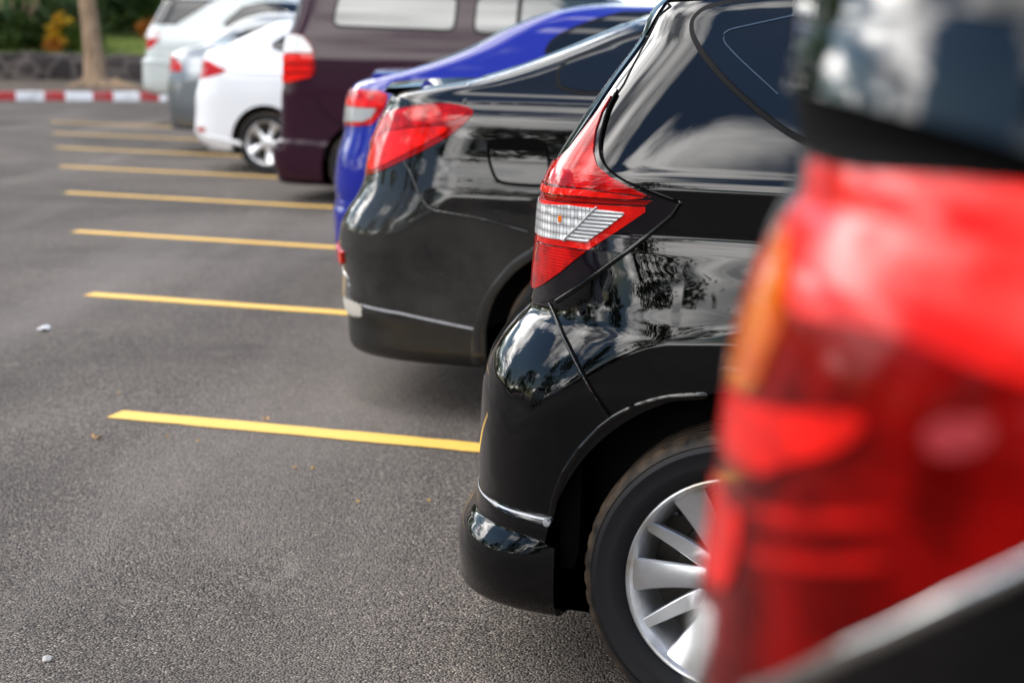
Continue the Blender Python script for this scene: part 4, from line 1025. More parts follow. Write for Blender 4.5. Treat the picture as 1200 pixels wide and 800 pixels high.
# ---- dark car in front, out of focus
def make_front():
    sil = [(806, 900), (812, 800), (818, 710), (830, 610), (841, 525), (853, 440), (868, 360), (892, 285), (918, 235), (938, 203), (940, 170), (934, 120), (932, 60), (938, 0)]
    hw = [(.2, .70), (.22, .78), (.3, .83), (.6, .855), (.9, .86), (1.1, .86), (1.17, .8605), (1.21, .8605), (1.24, .8585), (1.255, .854), (1.29, .835), (1.304, .815), (1.310, .804), (1.315, .8013), (1.325, .8003), (1.378, .803), (1.384, .799), (1.45, .762), (1.6, .69), (1.68, .60), (1.72, .45), (1.735, .2)]
    uf = [(.2, 4.0), (.5, 4.15), (.85, 4.1), (1.0, 3.8), (1.15, 3.4), (1.5, 2.7), (1.65, 2.4), (1.735, 2.0)]
    b = Body(.70, hw, sil, uf, ru=((.2, .40), (1.7, .40)), n=((.2, 3.0), (1.7, 3.0)), anchor=(815, 760, 0.0), rfu=.5,
             extra_ur=[(.2, .06), (.3, .0), (.6, -.03), (.9, -.02), (1.5, .09), (1.6, .15), (1.68, .24), (1.735, .5)], smooth=.0025)
    root = body_car('parked_car', 'dark car in the right foreground with a huge blurred red tail lamp', b, M['dark_paint'], (.72, 3.3), .37, 1.0, 520)
    lamp = b.pxs([(790, 830), (806, 780), (812, 700), (835, 560), (850, 430), (868, 355), (905, 250), (935, 203), (1000, 201), (1100, 210), (1240, 224), (1300, 232), (1300, 600), (1200, 650), (1050, 720), (900, 795), (840, 826)])
    lamp = [(u - (.05 if i < 8 else 0), w) for i, (u, w) in enumerate(lamp)]
    PP = both_sides(b, 'tail_light', b.rpoly(lamp, vmin=.5), M['front_red'], root, off=.002, res=.003)
    def sub(name, pts, mat, off=.0035, ch=1, ext=()):
        P = b.pxs(pts); P = [(u - (.05 if i in ext else 0), w) for i, (u, w) in enumerate(P)]
        both_sides(b, name, b.rpoly(chaikin(P, ch) if ch else P, vmin=.52), mat, root, PP, off=off, res=.002)
    sub('red_lens', [(932, 206), (1000, 204), (1100, 213), (1300, 234), (1300, 470), (1200, 448), (1130, 424), (1060, 395), (985, 378), (930, 368), (925, 300)], M['front_bright'], .004)
    sub('indicator', [(862, 385), (872, 350), (905, 252), (928, 215), (930, 270), (928, 340), (918, 390), (900, 430), (890, 458), (868, 455), (856, 430)], M['amber_lens'], .005, 1, (0, 1, 2))
    sub('brake_light', [(855, 478), (880, 470), (1000, 482), (1022, 500), (990, 528), (930, 542), (893, 560), (850, 560)], M['front_bright'], .004, 1, (0, 7))
    sub('brake_light', [(822, 700), (826, 600), (850, 585), (872, 600), (866, 660), (850, 700)], M['front_bright'], .004, 1, (0, 1))
    for y in (588, 640):
        sub('lamp_rib', [(880, y), (1055, y + 10), (1050, y + 24), (880, y + 14)], M['front_mid'], .0035, 1)
    sub('inner_reflector', [(1085, 500), (1120, 487), (1165, 492), (1168, 515), (1140, 535), (1095, 535)], M['pink_lens'], .0035, 2)
    sub('reversing_light', [(800, 800), (806, 715), (822, 700), (838, 712), (834, 770), (818, 810)], M['clear_lens'], .005, 1, (0, 1))
    ch_ = b.pxs([(880, 812), (1000, 760), (1120, 703), (1210, 660), (1300, 615)])
    both_sides(b, 'chrome_trim', b.rline(ch_, .0075), M['chrome'], root, res=.002, offfn=bead(ch_, .0078, .005), rim=False)
    G_ = b.pxs([(936, 34), (980, 26), (1060, 24), (1200, 26), (1300, 30), (1300, 190), (1200, 160), (1120, 138), (1040, 118), (980, 106), (936, 98)])
    for k_ in (0, 10): G_[k_] = (G_[k_][0] - .05, G_[k_][1])
    wt_ = max(w for u, w in G_)
    both_sides(b, 'side_window', b.rpoly(chaikin(G_, 1), vmin=.5), M['glass'], root, res=.003, offfn=lambda u, w, v: .002 + .30 * np.clip(wt_ - w, 0, 1), depth=.03)
    gx = max(u for u, w in G_)
    T_ = b.pxs([(936, 96), (980, 105), (1040, 117), (1120, 137), (1200, 159), (1300, 189), (1300, 231), (1240, 223), (1100, 208), (1000, 199), (935, 200)]); T_ = [(u - (.05 if k_ in (0, 10) else 0), w) for k_, (u, w) in enumerate(T_)]
    both_sides(b, 'reflection_mask', b.rpoly(T_, vmin=.4), M['gap'], root, off=.0015, res=.003)  # matte black sheet added over the bodywork to keep bright reflections off it
    W = chaikin([(gx + .05, 1.30), (gx + .05, 1.50), (gx + .15, 1.62), (gx + .7, 1.64), (gx + 1.5, 1.62), (gx + 2.1, 1.27)], 1)
    both_sides(b, 'window_seal', b.rpoly(W, .004), M['seal'], root, off=.0015, res=.008)
    both_sides(b, 'side_window', b.rpoly(W, -.004), M['glass'], root, off=.003, res=.008)
    screens(b, root, rear=(1.42, 1.62), front=(1.2, 1.6)); doors(b, root, (1.2, 2.2), .3, 1.25, ((1.35, 1.0), (2.3, 1.0))); headlamps(b, root, 3.4, .75, 1.0)
    return b, root
make_front()
def asphalt():
    m, nt, b, N, L = newmat('asphalt')
    tc = N('ShaderNodeTexCoord')
    def noise(sc, det=5, ro=.6, dist=0):
        n = N('ShaderNodeTexNoise'); n.inputs['Scale'].default_value = sc; n.inputs['Detail'].default_value = det; n.inputs['Roughness'].default_value = ro; n.inputs['Distortion'].default_value = dist
        L(tc.outputs['Object'], n.inputs['Vector']); return n.outputs['Fac']
    def mr(x, a, c, lo=0, hi=1):
        n = N('ShaderNodeMapRange'); n.inputs['From Min'].default_value = a; n.inputs['From Max'].default_value = c; n.inputs['To Min'].default_value = lo; n.inputs['To Max'].default_value = hi
        L(x, n.inputs['Value']); return n.outputs[0]
    def mixc(fac, A, B, mode='MIX'):
        n = N('ShaderNodeMix'); n.data_type = 'RGBA'; n.blend_type = mode
        if isinstance(fac, float): n.inputs['Factor'].default_value = fac
        else: L(fac, n.inputs['Factor'])
        for k, x in (('A', A), ('B', B)):
            if isinstance(x, tuple): n.inputs[k].default_value = x
            else: L(x, n.inputs[k])
        return n.outputs['Result']
    v = N('ShaderNodeTexVoronoi'); v.voronoi_dimensions = '2D'; v.inputs['Scale'].default_value = 155; L(tc.outputs['Object'], v.inputs['Vector'])
    sx = N('ShaderNodeSeparateColor'); L(v.outputs['Color'], sx.inputs[0])
    stone = mr(sx.outputs[0], 0, 1, .0, 1.0)
    c1 = mixc(stone, (0.04185, 0.03447, 0.02954, 1), (0.2697, 0.2267, 0.1911, 1))
    rare = mr(sx.outputs[1], .94, .97); c1 = mixc(rare, c1, (0.4836, 0.4173, 0.3389, 1))
    pit = mr(v.outputs['Distance'], .34, .70, 1.0, .22); pg = N('ShaderNodeCombineColor'); [L(pit, pg.inputs[i]) for i in range(3)]
    c1 = mixc(1.0, c1, pg.outputs[0], 'MULTIPLY')
    c2 = mixc(mr(noise(1.1, 6, .6), .35, .7, 0, .4), c1, (0.1767, 0.1488, 0.1268, 1))
    big = mr(noise(.33, 6, .62, .6), .36, .68, .60, 1.32)
    g = N('ShaderNodeCombineColor'); [L(big, g.inputs[i]) for i in range(3)]
    c3 = mixc(1.0, c2, g.outputs[0], 'MULTIPLY')
    # worn paler wheel tracks, lying across the bays
    mp = N('ShaderNodeMapping'); mp.inputs['Rotation'].default_value = (0, 0, R(17)); mp.inputs['Scale'].default_value = (1.1, .10, 1); L(tc.outputs['Object'], mp.inputs['Vector'])
    n = N('ShaderNodeTexNoise'); n.inputs['Scale'].default_value = .9; n.inputs['Detail'].default_value = 4; L(mp.outputs[0], n.inputs['Vector'])
    c4 = mixc(mr(n.outputs['Fac'], .52, .72, 0, .5), c3, (0.2697, 0.2358, 0.2085, 1))
    spot = mr(noise(2.3, 8, .7, 1.0), .62, .70, 0, .6); c4 = mixc(spot, c4, (0.2883, 0.254, 0.2216, 1))
    L(c4, b.inputs['Base Color']); b.inputs['Roughness'].default_value = .85; b.inputs['Specular IOR Level'].default_value = .3
    bp = N('ShaderNodeBump'); bp.inputs['Strength'].default_value = 1.0; bp.inputs['Distance'].default_value = .007
    hm = N('ShaderNodeMath'); hm.operation = 'SUBTRACT'; L(stone, hm.inputs[0]); L(v.outputs['Distance'], hm.inputs[1])
    L(hm.outputs[0], bp.inputs['Height']); L(bp.outputs[0], b.inputs['Normal'])
    return m
M['asphalt'] = asphalt()
# ---------------------------------------------------------------- ground, markings, kerb
def sheet(name, pts, mat, z=None):
    return tag(mesh(name, [(p[0], p[1], p[2] if len(p) > 2 else z) for p in pts], [tuple(range(len(pts)))], mat, smooth=False), kind='structure')
sheet('ground', [(-160, -160), (160, -160), (160, 160), (-160, 160)], M['asphalt'], 0)

def line_mat():
    m, nt, b, N, L = newmat('yellow_road_paint')
    tc = N('ShaderNodeTexCoord')
    n = N('ShaderNodeTexNoise'); n.inputs['Scale'].default_value = 60; n.inputs['Detail'].default_value = 6; n.inputs['Roughness'].default_value = .7
    L(tc.outputs['Object'], n.inputs['Vector'])
    r = N('ShaderNodeMapRange'); r.inputs['From Min'].default_value = .62; r.inputs['From Max'].default_value = .74; r.inputs['To Max'].default_value = .35; L(n.outputs['Fac'], r.inputs['Value'])
    n2 = N('ShaderNodeTexNoise'); n2.inputs['Scale'].default_value = 3; n2.inputs['Detail'].default_value = 5; L(tc.outputs['Object'], n2.inputs['Vector'])
    c0 = N('ShaderNodeMix'); c0.data_type = 'RGBA'; c0.inputs['A'].default_value = (.80, .44, .065, 1); c0.inputs['B'].default_value = (.86, .53, .11, 1); L(n2.outputs['Fac'], c0.inputs['Factor'])
    c1 = N('ShaderNodeMix'); c1.data_type = 'RGBA'; c1.inputs['B'].default_value = (.20, .15, .09, 1); L(c0.outputs['Result'], c1.inputs['A']); L(r.outputs[0], c1.inputs['Factor'])
    L(c1.outputs['Result'], b.inputs['Base Color']); b.inputs['Roughness'].default_value = .7
    v = N('ShaderNodeTexVoronoi'); v.inputs['Scale'].default_value = 150; L(tc.outputs['Object'], v.inputs['Vector'])
    bp = N('ShaderNodeBump'); bp.inputs['Strength'].default_value = .5; bp.inputs['Distance'].default_value = .003; L(v.outputs['Distance'], bp.inputs['Height']); L(bp.outputs[0], b.inputs['Normal'])
    return m
M['line'] = line_mat()
K_ = CAM_H / 1.38
ROW0 = np.array([-1.4537, 6.0894]) * K_; ROWS = np.array([-.8152, 2.8796]) * K_; ROWD = ROWS / np.linalg.norm(ROWS)
rng = random.Random(5)
for n in range(0, 8):
    A = ROW0 + ROWS * n + DN * .04; Bp = A - DN * .128
    c, s_ = DU * 5.4, None
    # ragged hand-painted edges
    k = 60; top = []; bot = []
    for i in range(k + 1):
        t = i / k
        bot.append((*(A + c * t + DN * rng.uniform(-.004, .004)), .004)); top.append((*(Bp + c * t + DN * rng.uniform(-.004, .004)), .004))
    V = bot + top; F = [(i, i + 1, k + 2 + i, k + 1 + i) for i in range(k)]
    tag(mesh('parking_line', V, F, M['line'], smooth=False), kind='structure')

def kerb_mat():
    m, nt, b, N, L = newmat('red_and_white_kerb_paint')
    tc = N('ShaderNodeTexCoord'); sep = N('ShaderNodeSeparateXYZ'); L(tc.outputs['Object'], sep.inputs[0])
    d = N('ShaderNodeMath'); d.operation = 'DIVIDE'; d.inputs[1].default_value = KERB_P; L(sep.outputs['X'], d.inputs[0])
    fr = N('ShaderNodeMath'); fr.operation = 'FRACT'; L(d.outputs[0], fr.inputs[0])
    lt = N('ShaderNodeMath'); lt.operation = 'LESS_THAN'; lt.inputs[1].default_value = .57; L(fr.outputs[0], lt.inputs[0])
    n = N('ShaderNodeTexNoise'); n.inputs['Scale'].default_value = 5; n.inputs['Detail'].default_value = 6; L(tc.outputs['Object'], n.inputs['Vector'])
    mx = N('ShaderNodeMix'); mx.data_type = 'RGBA'; mx.inputs['A'].default_value = (.42, .035, .035, 1); mx.inputs['B'].default_value = (.78, .77, .76, 1); L(lt.outputs[0], mx.inputs['Factor'])
    r = N('ShaderNodeMapRange'); r.inputs['From Min'].default_value = .5; r.inputs['From Max'].default_value = .8; r.inputs['To Max'].default_value = .6; L(n.outputs['Fac'], r.inputs['Value'])
    m2 = N('ShaderNodeMix'); m2.data_type = 'RGBA'; m2.inputs['B'].default_value = (.25, .2, .17, 1); L(mx.outputs['Result'], m2.inputs['A']); L(r.outputs[0], m2.inputs['Factor'])
    L(m2.outputs['Result'], b.inputs['Base Color']); b.inputs['Roughness'].default_value = .8
    return m
k0 = ground(19, 118)[:2]; k1 = ground(133, 118.3)[:2]
KD = (k1 - k0); KERB_P = np.linalg.norm(KD) / 2; KD = KD / np.linalg.norm(KD); KN = np.array([-KD[1], KD[0]])
KROT = math.atan2(KD[1], KD[0])
M['kerb'] = kerb_mat()
def kp(x, y): return k0 + KD * x + KN * y           # kerb frame: x along, y away from the car park
def local_obj(name, V, F, mat, smooth=False, **kw):
    o = mesh(name, V, F, mat, smooth=smooth, **kw); o.location = (*k0, 0); o.rotation_euler = (0, 0, KROT); return o
def kerb():
    pr = [(0, -.02), (.02, .15), (.035, .165), (.15, .17), (.17, .16), (.17, -.02)]
    V = []; F = []; xs = np.arange(-60, 60.1, KERB_P * .285)
    for x in xs: V += [(x, y + rng.uniform(-.006, .006), z + rng.uniform(-.005, .005)) for y, z in pr]
    n = len(pr)
    for i in range(len(xs) - 1):
        for j in range(n - 1): F.append((i*n+j, (i+1)*n+j, (i+1)*n+j+1, i*n+j+1))
    return tag(local_obj('kerb', V, F, M['kerb']), kind='structure')
kerb()
M['soil'] = simple('bare_soil', (.075, .053, .036), .95, var=.55, vscale=2.5, bump=.8, bscale=12)
M['lawn'] = simple('lawn_grass', (.14, .17, .012), .9, var=.4, vscale=1.2, bump=.6, bscale=30)
def terrain(name, x0, x1, y0, y1, zf, mat, nx, ny, amp):
    V = []; F = []
    for j in range(ny + 1):
        for i in range(nx + 1):
            x = x0 + (x1 - x0) * i / nx; y = y0 + (y1 - y0) * j / ny
            V.append((x, y, zf(x, y) + amp * mnoise.noise((x * .8, y * .8, 3.1))))
    for j in range(ny):
        for i in range(nx): a = j * (nx + 1) + i; F.append((a, a + 1, a + nx + 2, a + nx + 1))
    return tag(local_obj(name, V, F, mat, smooth=True), kind='structure')
WALL_Y = 5.6
# height of the eye line at the wall decides the bank's slope
terrain('soil', -60, 60, .165, WALL_Y + .6, lambda x, y: .13 + .02 * y, M['soil'], 160, 12, .05)
def lawn_z(x, y): return .80 + min(1, max(0, (y - WALL_Y) / 9)) * .62 + max(0, y - WALL_Y - 9) * .02
terrain('lawn', -60, 60, WALL_Y + .25, WALL_Y + 60, lawn_z, M['lawn'], 120, 60, .10)

def stone_mat():
    m, nt, b, N, L = newmat('rubble_stone')
    tc = N('ShaderNodeTexCoord')
    mp = N('ShaderNodeMapping'); mp.inputs['Scale'].default_value = (1, 1, 1.25); L(tc.outputs['Object'], mp.inputs['Vector'])
    nz = N('ShaderNodeTexNoise'); nz.inputs['Scale'].default_value = 2.2; L(mp.outputs[0], nz.inputs['Vector'])
    va = N('ShaderNodeMix'); va.data_type = 'VECTOR'; va.inputs['Factor'].default_value = .2; L(mp.outputs[0], va.inputs['A']); L(nz.outputs['Color'], va.inputs['B'])
    v = N('ShaderNodeTexVoronoi'); v.feature = 'DISTANCE_TO_EDGE'; v.inputs['Scale'].default_value = 2.3; L(va.outputs['Result'], v.inputs['Vector'])
    v2 = N('ShaderNodeTexVoronoi'); v2.inputs['Scale'].default_value = 2.3; L(va.outputs['Result'], v2.inputs['Vector'])
    r = N('ShaderNodeMapRange'); r.inputs['From Min'].default_value = .05; r.inputs['From Max'].default_value = .12; L(v.outputs['Distance'], r.inputs['Value'])
    sx = N('ShaderNodeSeparateColor'); L(v2.outputs['Color'], sx.inputs[0])
    c = N('ShaderNodeMix'); c.data_type = 'RGBA'; c.inputs['A'].default_value = (.022, .016, .016, 1); c.inputs['B'].default_value = (.07, .052, .045, 1); L(sx.outputs[0], c.inputs['Factor'])
    c2 = N('ShaderNodeMix'); c2.data_type = 'RGBA'; c2.inputs['A'].default_value = (.13, .105, .088, 1); L(c.outputs['Result'], c2.inputs['B']); L(r.outputs[0], c2.inputs['Factor'])
    L(c2.outputs['Result'], b.inputs['Base Color']); b.inputs['Roughness'].default_value = .9
    bp = N('ShaderNodeBump'); bp.inputs['Strength'].default_value = 1; bp.inputs['Distance'].default_value = .06; L(r.outputs[0], bp.inputs['Height']); L(bp.outputs[0], b.inputs['Normal'])
    return m
M['stone'] = stone_mat()
def wall():
    V = []; F = []; xs = np.arange(-40, 40.1, .18); pr = [(0, .05), (-.02, .3), (.0, .55), (.03, .74), (.10, .82), (.30, .84), (.42, .75)]
    n = len(pr)
    for x in xs:
        for y, z in pr:
            k = mnoise.noise((x * 1.7, y * 2, z * 2.5)) * .07
            V.append((x, WALL_Y + y + k, z + k * .6))
    for i in range(len(xs) - 1):
        for j in range(n - 1): F.append((i*n+j, (i+1)*n+j, (i+1)*n+j+1, i*n+j+1))
    o = local_obj('retaining_wall', V, F, M['stone'], smooth=True)
    tag(o, 'low rubble stone retaining wall with pale mortar behind the striped kerb', 'wall')
wall()

# ---------------------------------------------------------------- plants
def leaf_mat(name, a, b_, trans=.25):
    m, nt, b, N, L = newmat(name)
    oi = N('ShaderNodeTexCoord'); n = N('ShaderNodeTexNoise'); n.inputs['Scale'].default_value = 1.6; n.inputs['Detail'].default_value = 5; L(oi.outputs['Object'], n.inputs['Vector'])
    r = N('ShaderNodeMapRange'); r.inputs['From Min'].default_value = .32; r.inputs['From Max'].default_value = .68; L(n.outputs['Fac'], r.inputs['Value'])
    mx = N('ShaderNodeMix'); mx.data_type = 'RGBA'; mx.inputs['A'].default_value = (*a, 1); mx.inputs['B'].default_value = (*b_, 1); L(r.outputs[0], mx.inputs['Factor'])
    L(mx.outputs['Result'], b.inputs['Base Color']); b.inputs['Roughness'].default_value = .5; b.inputs['Specular IOR Level'].default_value = .3
    t = N('ShaderNodeBsdfTranslucent'); L(mx.outputs['Result'], t.inputs['Color'])
    ms = N('ShaderNodeMixShader'); ms.inputs[0].default_value = trans; L(b.outputs[0], ms.inputs[1]); L(t.outputs[0], ms.inputs[2])
    L(ms.outputs[0], nt.nodes['Material Output'].inputs[0])
    return m
M['leaf_dark'] = leaf_mat('dark_green_leaves', (.014, .034, .007), (.065, .105, .014))
M['leaf_mid'] = leaf_mat('mid_green_leaves', (.03, .065, .008), (.11, .16, .02))
M['leaf_yellow'] = leaf_mat('yellow_croton_leaves', (.6, .32, .02), (.8, .58, .06))
M['leaf_orange'] = leaf_mat('orange_croton_leaves', (.35, .09, .02), (.55, .25, .03))
M['palm'] = leaf_mat('palm_leaflets', (.02, .06, .012), (.07, .14, .03))
def bark_mat(name, a, b_):
    m, nt, b, N, L = newmat(name)
    tc = N('ShaderNodeTexCoord'); mp = N('ShaderNodeMapping'); mp.inputs['Scale'].default_value = (5, 5, 1.6); L(tc.outputs['Object'], mp.inputs['Vector'])
    n = N('ShaderNodeTexNoise'); n.inputs['Scale'].default_value = 2; n.inputs['Detail'].default_value = 8; n.inputs['Roughness'].default_value = .7; L(mp.outputs[0], n.inputs['Vector'])
    r = N('ShaderNodeMapRange'); r.inputs['From Min'].default_value = .35; r.inputs['From Max'].default_value = .65; L(n.outputs['Fac'], r.inputs['Value'])
    mx = N('ShaderNodeMix'); mx.data_type = 'RGBA'; mx.inputs['A'].default_value = (*a, 1); mx.inputs['B'].default_value = (*b_, 1); L(r.outputs[0], mx.inputs['Factor'])
    L(mx.outputs['Result'], b.inputs['Base Color']); b.inputs['Roughness'].default_value = .9
    bp = N('ShaderNodeBump'); bp.inputs['Distance'].default_value = .03; L(n.outputs['Fac'], bp.inputs['Height']); L(bp.outputs[0], b.inputs['Normal'])
    return m
M['bark'] = bark_mat('tan_bark', (.15, .095, .055), (.34, .235, .15))
M['bark_dark'] = bark_mat('dark_bark', (.03, .024, .018), (.09, .07, .05))

def leaves(rg, clumps, per, size, aspect=.5, droop=.2):
    """leaf-sized faces spread through clumps (centre, radii)"""
    V = []; F = []
    for c, r in clumps:
        for _ in range(per):
            d = Vector((rg.gauss(0, 1), rg.gauss(0, 1), rg.gauss(0, 1))).normalized() * (rg.random()**.45)
            p = Vector((c[0] + d.x * r[0], c[1] + d.y * r[1], c[2] + d.z * r[2]))
            a = Vector((rg.gauss(0, 1), rg.gauss(0, 1), rg.gauss(-droop, .6))).normalized()
            s_ = a.cross(Vector((rg.gauss(0, 1), rg.gauss(0, 1), rg.gauss(0, 1)))).normalized()
            L = size * rg.uniform(.6, 1.3); w = L * aspect * .5
            k = len(V); m_ = p + a * L * .5
            V += [p, m_ + s_ * w, p + a * L, m_ - s_ * w]; F.append((k, k + 1, k + 2, k + 3))
    return V, F
def tube(pts, rad, seg=10):
    V = []; F = []
    for i, p in enumerate(pts):
        p = Vector(p); a = Vector(pts[max(0, i - 1)]); b_ = Vector(pts[min(len(pts) - 1, i + 1)]); d = (b_ - a).normalized()
        x = d.orthogonal().normalized() if i == 0 else (x - d * x.dot(d)).normalized(); y = d.cross(x)
        for k in range(seg):
            t = 2 * math.pi * k / seg; V.append(p + (x * math.cos(t) + y * math.sin(t)) * rad[i])
    for i in range(len(pts) - 1):
        for k in range(seg): F.append((i*seg+k, i*seg+(k+1) % seg, (i+1)*seg+(k+1) % seg, (i+1)*seg+k))
    F.append(tuple(range(seg))[::-1]); F.append(tuple((len(pts)-1)*seg + k for k in range(seg)))
    return V, F
def join(*vf):
    V = []; F = []
    for v, f in vf:
        n = len(V); V += list(v); F += [tuple(n + i for i in q) for q in f]
    return V, F
def tree(loc, h, cr_, seed, label, leafm, barkm, trunk_r=.16, crown_lo=.35, per=110, size=.26, group=None, nclump=26, name='tree', lean=0.0):
    rg = random.Random(seed); root = empty(name, loc); tag(root, label, 'tree', group)
    th = h * .62
    tp = [(lean * z + .05 * math.sin(z * 1.3 + seed), .05 * math.cos(z * 1.7 + seed) - .05, z) for z in np.linspace(-.1, th, 9)]
    parts = [tube(tp, [trunk_r * (1.35 if i == 0 else 1 - .075 * i) for i in range(9)], 14)]
    cl = []
    for k in range(nclump):
        a = rg.uniform(0, 6.283); zz = rg.uniform(crown_lo, 1) * h; rel = (zz / h - crown_lo) / (1 - crown_lo)
        rr = cr_ * math.sqrt(max(.08, math.sin(math.pi * (.12 + .80 * rel)))) * rg.uniform(.25, 1.0)
        cl.append(((math.cos(a) * rr, math.sin(a) * rr, zz), (cr_ * rg.uniform(.22, .4),) * 2 + (cr_ * rg.uniform(.16, .30),)))
    for k in range(0, nclump, 3):
        c = cl[k][0]; z0 = min(th * .95, max(h * .25, c[2] * .6)); parts.append(tube([(lean * z0, 0, z0), (c[0] * .5, c[1] * .5, (z0 + c[2]) / 2 + .1), c], [trunk_r * .45, trunk_r * .28, trunk_r * .1], 7))
    mesh('trunk', *join(*parts), barkm, root)
    mesh('crown', *leaves(rg, cl, per, size), leafm, root, smooth=False)
    return root
def W3(x, y, z=0): p = kp(x, y); return (p[0], p[1], z)
def kpx(px, py, y):
    """kerb-frame x of the point seen at px, on the vertical plane y metres beyond the kerb"""
    o, d = ray(px, py); kn = np.array([*KN, 0]); t = (y - ((o[:2] - k0) @ KN)) / (d @ kn); P = o + d * t
    return float((P[:2] - k0) @ KD), float(P[2])

# the tan trunk that stands on the verge
tx, tz = kpx(112, 92, 3.0); tx0, _ = kpx(103, 0, 3.0)
T_ROOT = empty('tree', W3(tx, 3.0, .2)); tag(T_ROOT, 'bare tan tree trunk rising in front of the stone wall', 'tree')
_, pw = kpx(112, 92, 3.0); ppm = 20 / (kpx(122, 92, 3.0)[0] - kpx(102, 92, 3.0)[0])
rg = random.Random(3)
ln_ = (tx0 - tx) / (kpx(103, 0, 3.0)[1] - tz)
pts = [(KD[0] * ln_ * z + .02 * math.sin(z * 2), KD[1] * ln_ * z, z) for z in (-.15, .05, .25, .6, 1.1, 1.7, 2.4, 3.2, 4.2)]
trk = tube(pts, [.44, .33, .25, .22, .20, .185, .175, .16, .13], 18)
lmb = [tube([pts[-1], (math.cos(a) * .8, math.sin(a) * .8, 5.1), (math.cos(a) * 1.7, math.sin(a) * 1.7, 5.9)], [.11, .07, .03], 8) for a in (.4, 1.9, 3.3, 4.7)]
rts = [tube([(0, 0, .12), (math.cos(a) * .45, math.sin(a) * .45, -.02), (math.cos(a) * 1.0, math.sin(a) * 1.0, -.12)], [.16, .10, .03], 8) for a in (.1, 1.3, 2.7, 3.9, 5.5)]
mesh('trunk', *join(trk, *lmb, *rts), M['bark'], T_ROOT)
mesh('crown', *leaves(rg, [((rg.uniform(-2.2, 2.2), rg.uniform(-2.2, 2.2), rg.uniform(5.0, 7.4)), (.9, .9, .6)) for _ in range(24)], 120, .28), M['leaf_mid'], T_ROOT, smooth=False)
# heap of dry litter at its foot
V = []; F = []
hx, _ = kpx(133, 95, 2.9)
for i in range(13):
    for j in range(9):
        u, v = i / 12 * 2 - 1, j / 8 * 2 - 1; r = math.hypot(u, v)
        V.append((u * .6, v * .4, max(0, 1 - r) * .20 + .03 * mnoise.noise((u * 4, v * 4, 1))))
for i in range(12):
    for j in range(8): F.append((i*9+j, (i+1)*9+j, (i+1)*9+j+1, i*9+j+1))
hp = mesh('litter_heap', V, F, simple('dry_leaf_litter', (.34, .22, .12), .95, var=.5, vscale=14, bump=.8, bscale=40)); hp.location = W3(hx, 2.8, .18)
tag(hp, 'low heap of pale dry leaf litter at the foot of the tan tree trunk', 'litter heap')

def shrub(px, y, hgt, wid, seed, label, mat, name='shrub', group='shrubs in the bed above the stone wall', per=150, size=.16):
    x, _ = kpx(px, 40, y); rg = random.Random(seed)
    root = empty(name, W3(x, y, lawn_z(x, y) - .05)); tag(root, label, 'shrub', group)
    cl = [((rg.uniform(-wid, wid) * .7, rg.uniform(-wid, wid) * .6, rg.uniform(.15, .9) * hgt), (wid * .42, wid * .42, hgt * .22)) for _ in range(12)]
    mesh('foliage', *leaves(rg, cl, per, size, .45), mat, root, smooth=False)
    st = [tube([(0, 0, 0), (c[0] * .5, c[1] * .5, c[2] * .55), c], [.03, .022, .008], 6) for c, _ in cl]
    mesh('stems', *join(*st), M['bark_dark'], root)
def palm(px, y, hgt, seed, label, nf=11, frond=1.9):
    x, _ = kpx(px, 40, y); rg = random.Random(seed)
    root = empty('palm', W3(x, y, lawn_z(x, y) - .05)); tag(root, label, 'palm', 'palms in the bed above the stone wall')
    parts = []
    for k in range(3):
        a = rg.uniform(0, 6.28); parts.append(tube([(math.cos(a) * .15, math.sin(a) * .15, 0), (math.cos(a) * .22, math.sin(a) * .22, hgt * .5), (math.cos(a) * .35, math.sin(a) * .35, hgt)], [.055, .045, .035], 8))
    mesh('stem', *join(*parts), M['bark'], root)
    for k in range(nf):
        a = 6.283 * k / nf + rg.uniform(-.3, .3); up = rg.uniform(.35, 1.1); V = []; F = []; prev = None
        P = []
        for i in range(13):
            t = i / 12; r = frond * t * math.cos(up * .6); z = hgt + frond * (t * math.sin(up) - .75 * t * t); P.append(Vector((math.cos(a) * (.25 + r), math.sin(a) * (.25 + r), z)))
        V, F = tube(P, [.014 - .0009 * i for i in range(13)], 5)
        side = Vector((-math.sin(a), math.cos(a), 0))
        for i in range(1, 13):
            for sg in (-1, 1):
                for q in (0, .5):
                    p = P[i] * (1 - q) + P[i - 1] * q; L = .42 * math.sin(math.pi * (.15 + .8 * i / 12)); d = (side * sg + Vector((math.cos(a), math.sin(a), 0)) * .5 + Vector((0, 0, -.55))).normalized()
                    e = (P[i] - P[i - 1]).normalized() * .02; n = len(V); V += [p - e, p + e, p + d * L + e * .2]; F.append((n, n + 1, n + 2))
        mesh('frond', V, F, M['palm'], root, smooth=False)
palm(24, WALL_Y + 1.6, 1.3, 4, 'clumping palm with pale stems above the wall at the left edge')
palm(52, WALL_Y + 2.8, 1.5, 9, 'taller palm behind the yellow croton', 10, 2.2)
palm(-14, WALL_Y + 2.0, 1.2, 14, 'palm partly cut off by the left edge of the picture')
shrub(68, WALL_Y + 1.2, .85, .20, 21, 'bright yellow croton left of the tan trunk', M['leaf_yellow'], per=60, size=.22)
shrub(59, WALL_Y + 1.0, .3, .14, 22, 'small orange croton low beside the yellow one', M['leaf_orange'], per=30, size=.18)
shrub(130, WALL_Y + 10.5, 2.2, 1.0, 24, 'tall dark green shrub at the back of the lawn right of the tan trunk', M['leaf_dark'], per=260, size=.24)
shrub(172, WALL_Y + 6.0, .55, .22, 23, 'reddish orange croton beside the pearl white off-roader', M['leaf_orange'], per=24, size=.2)
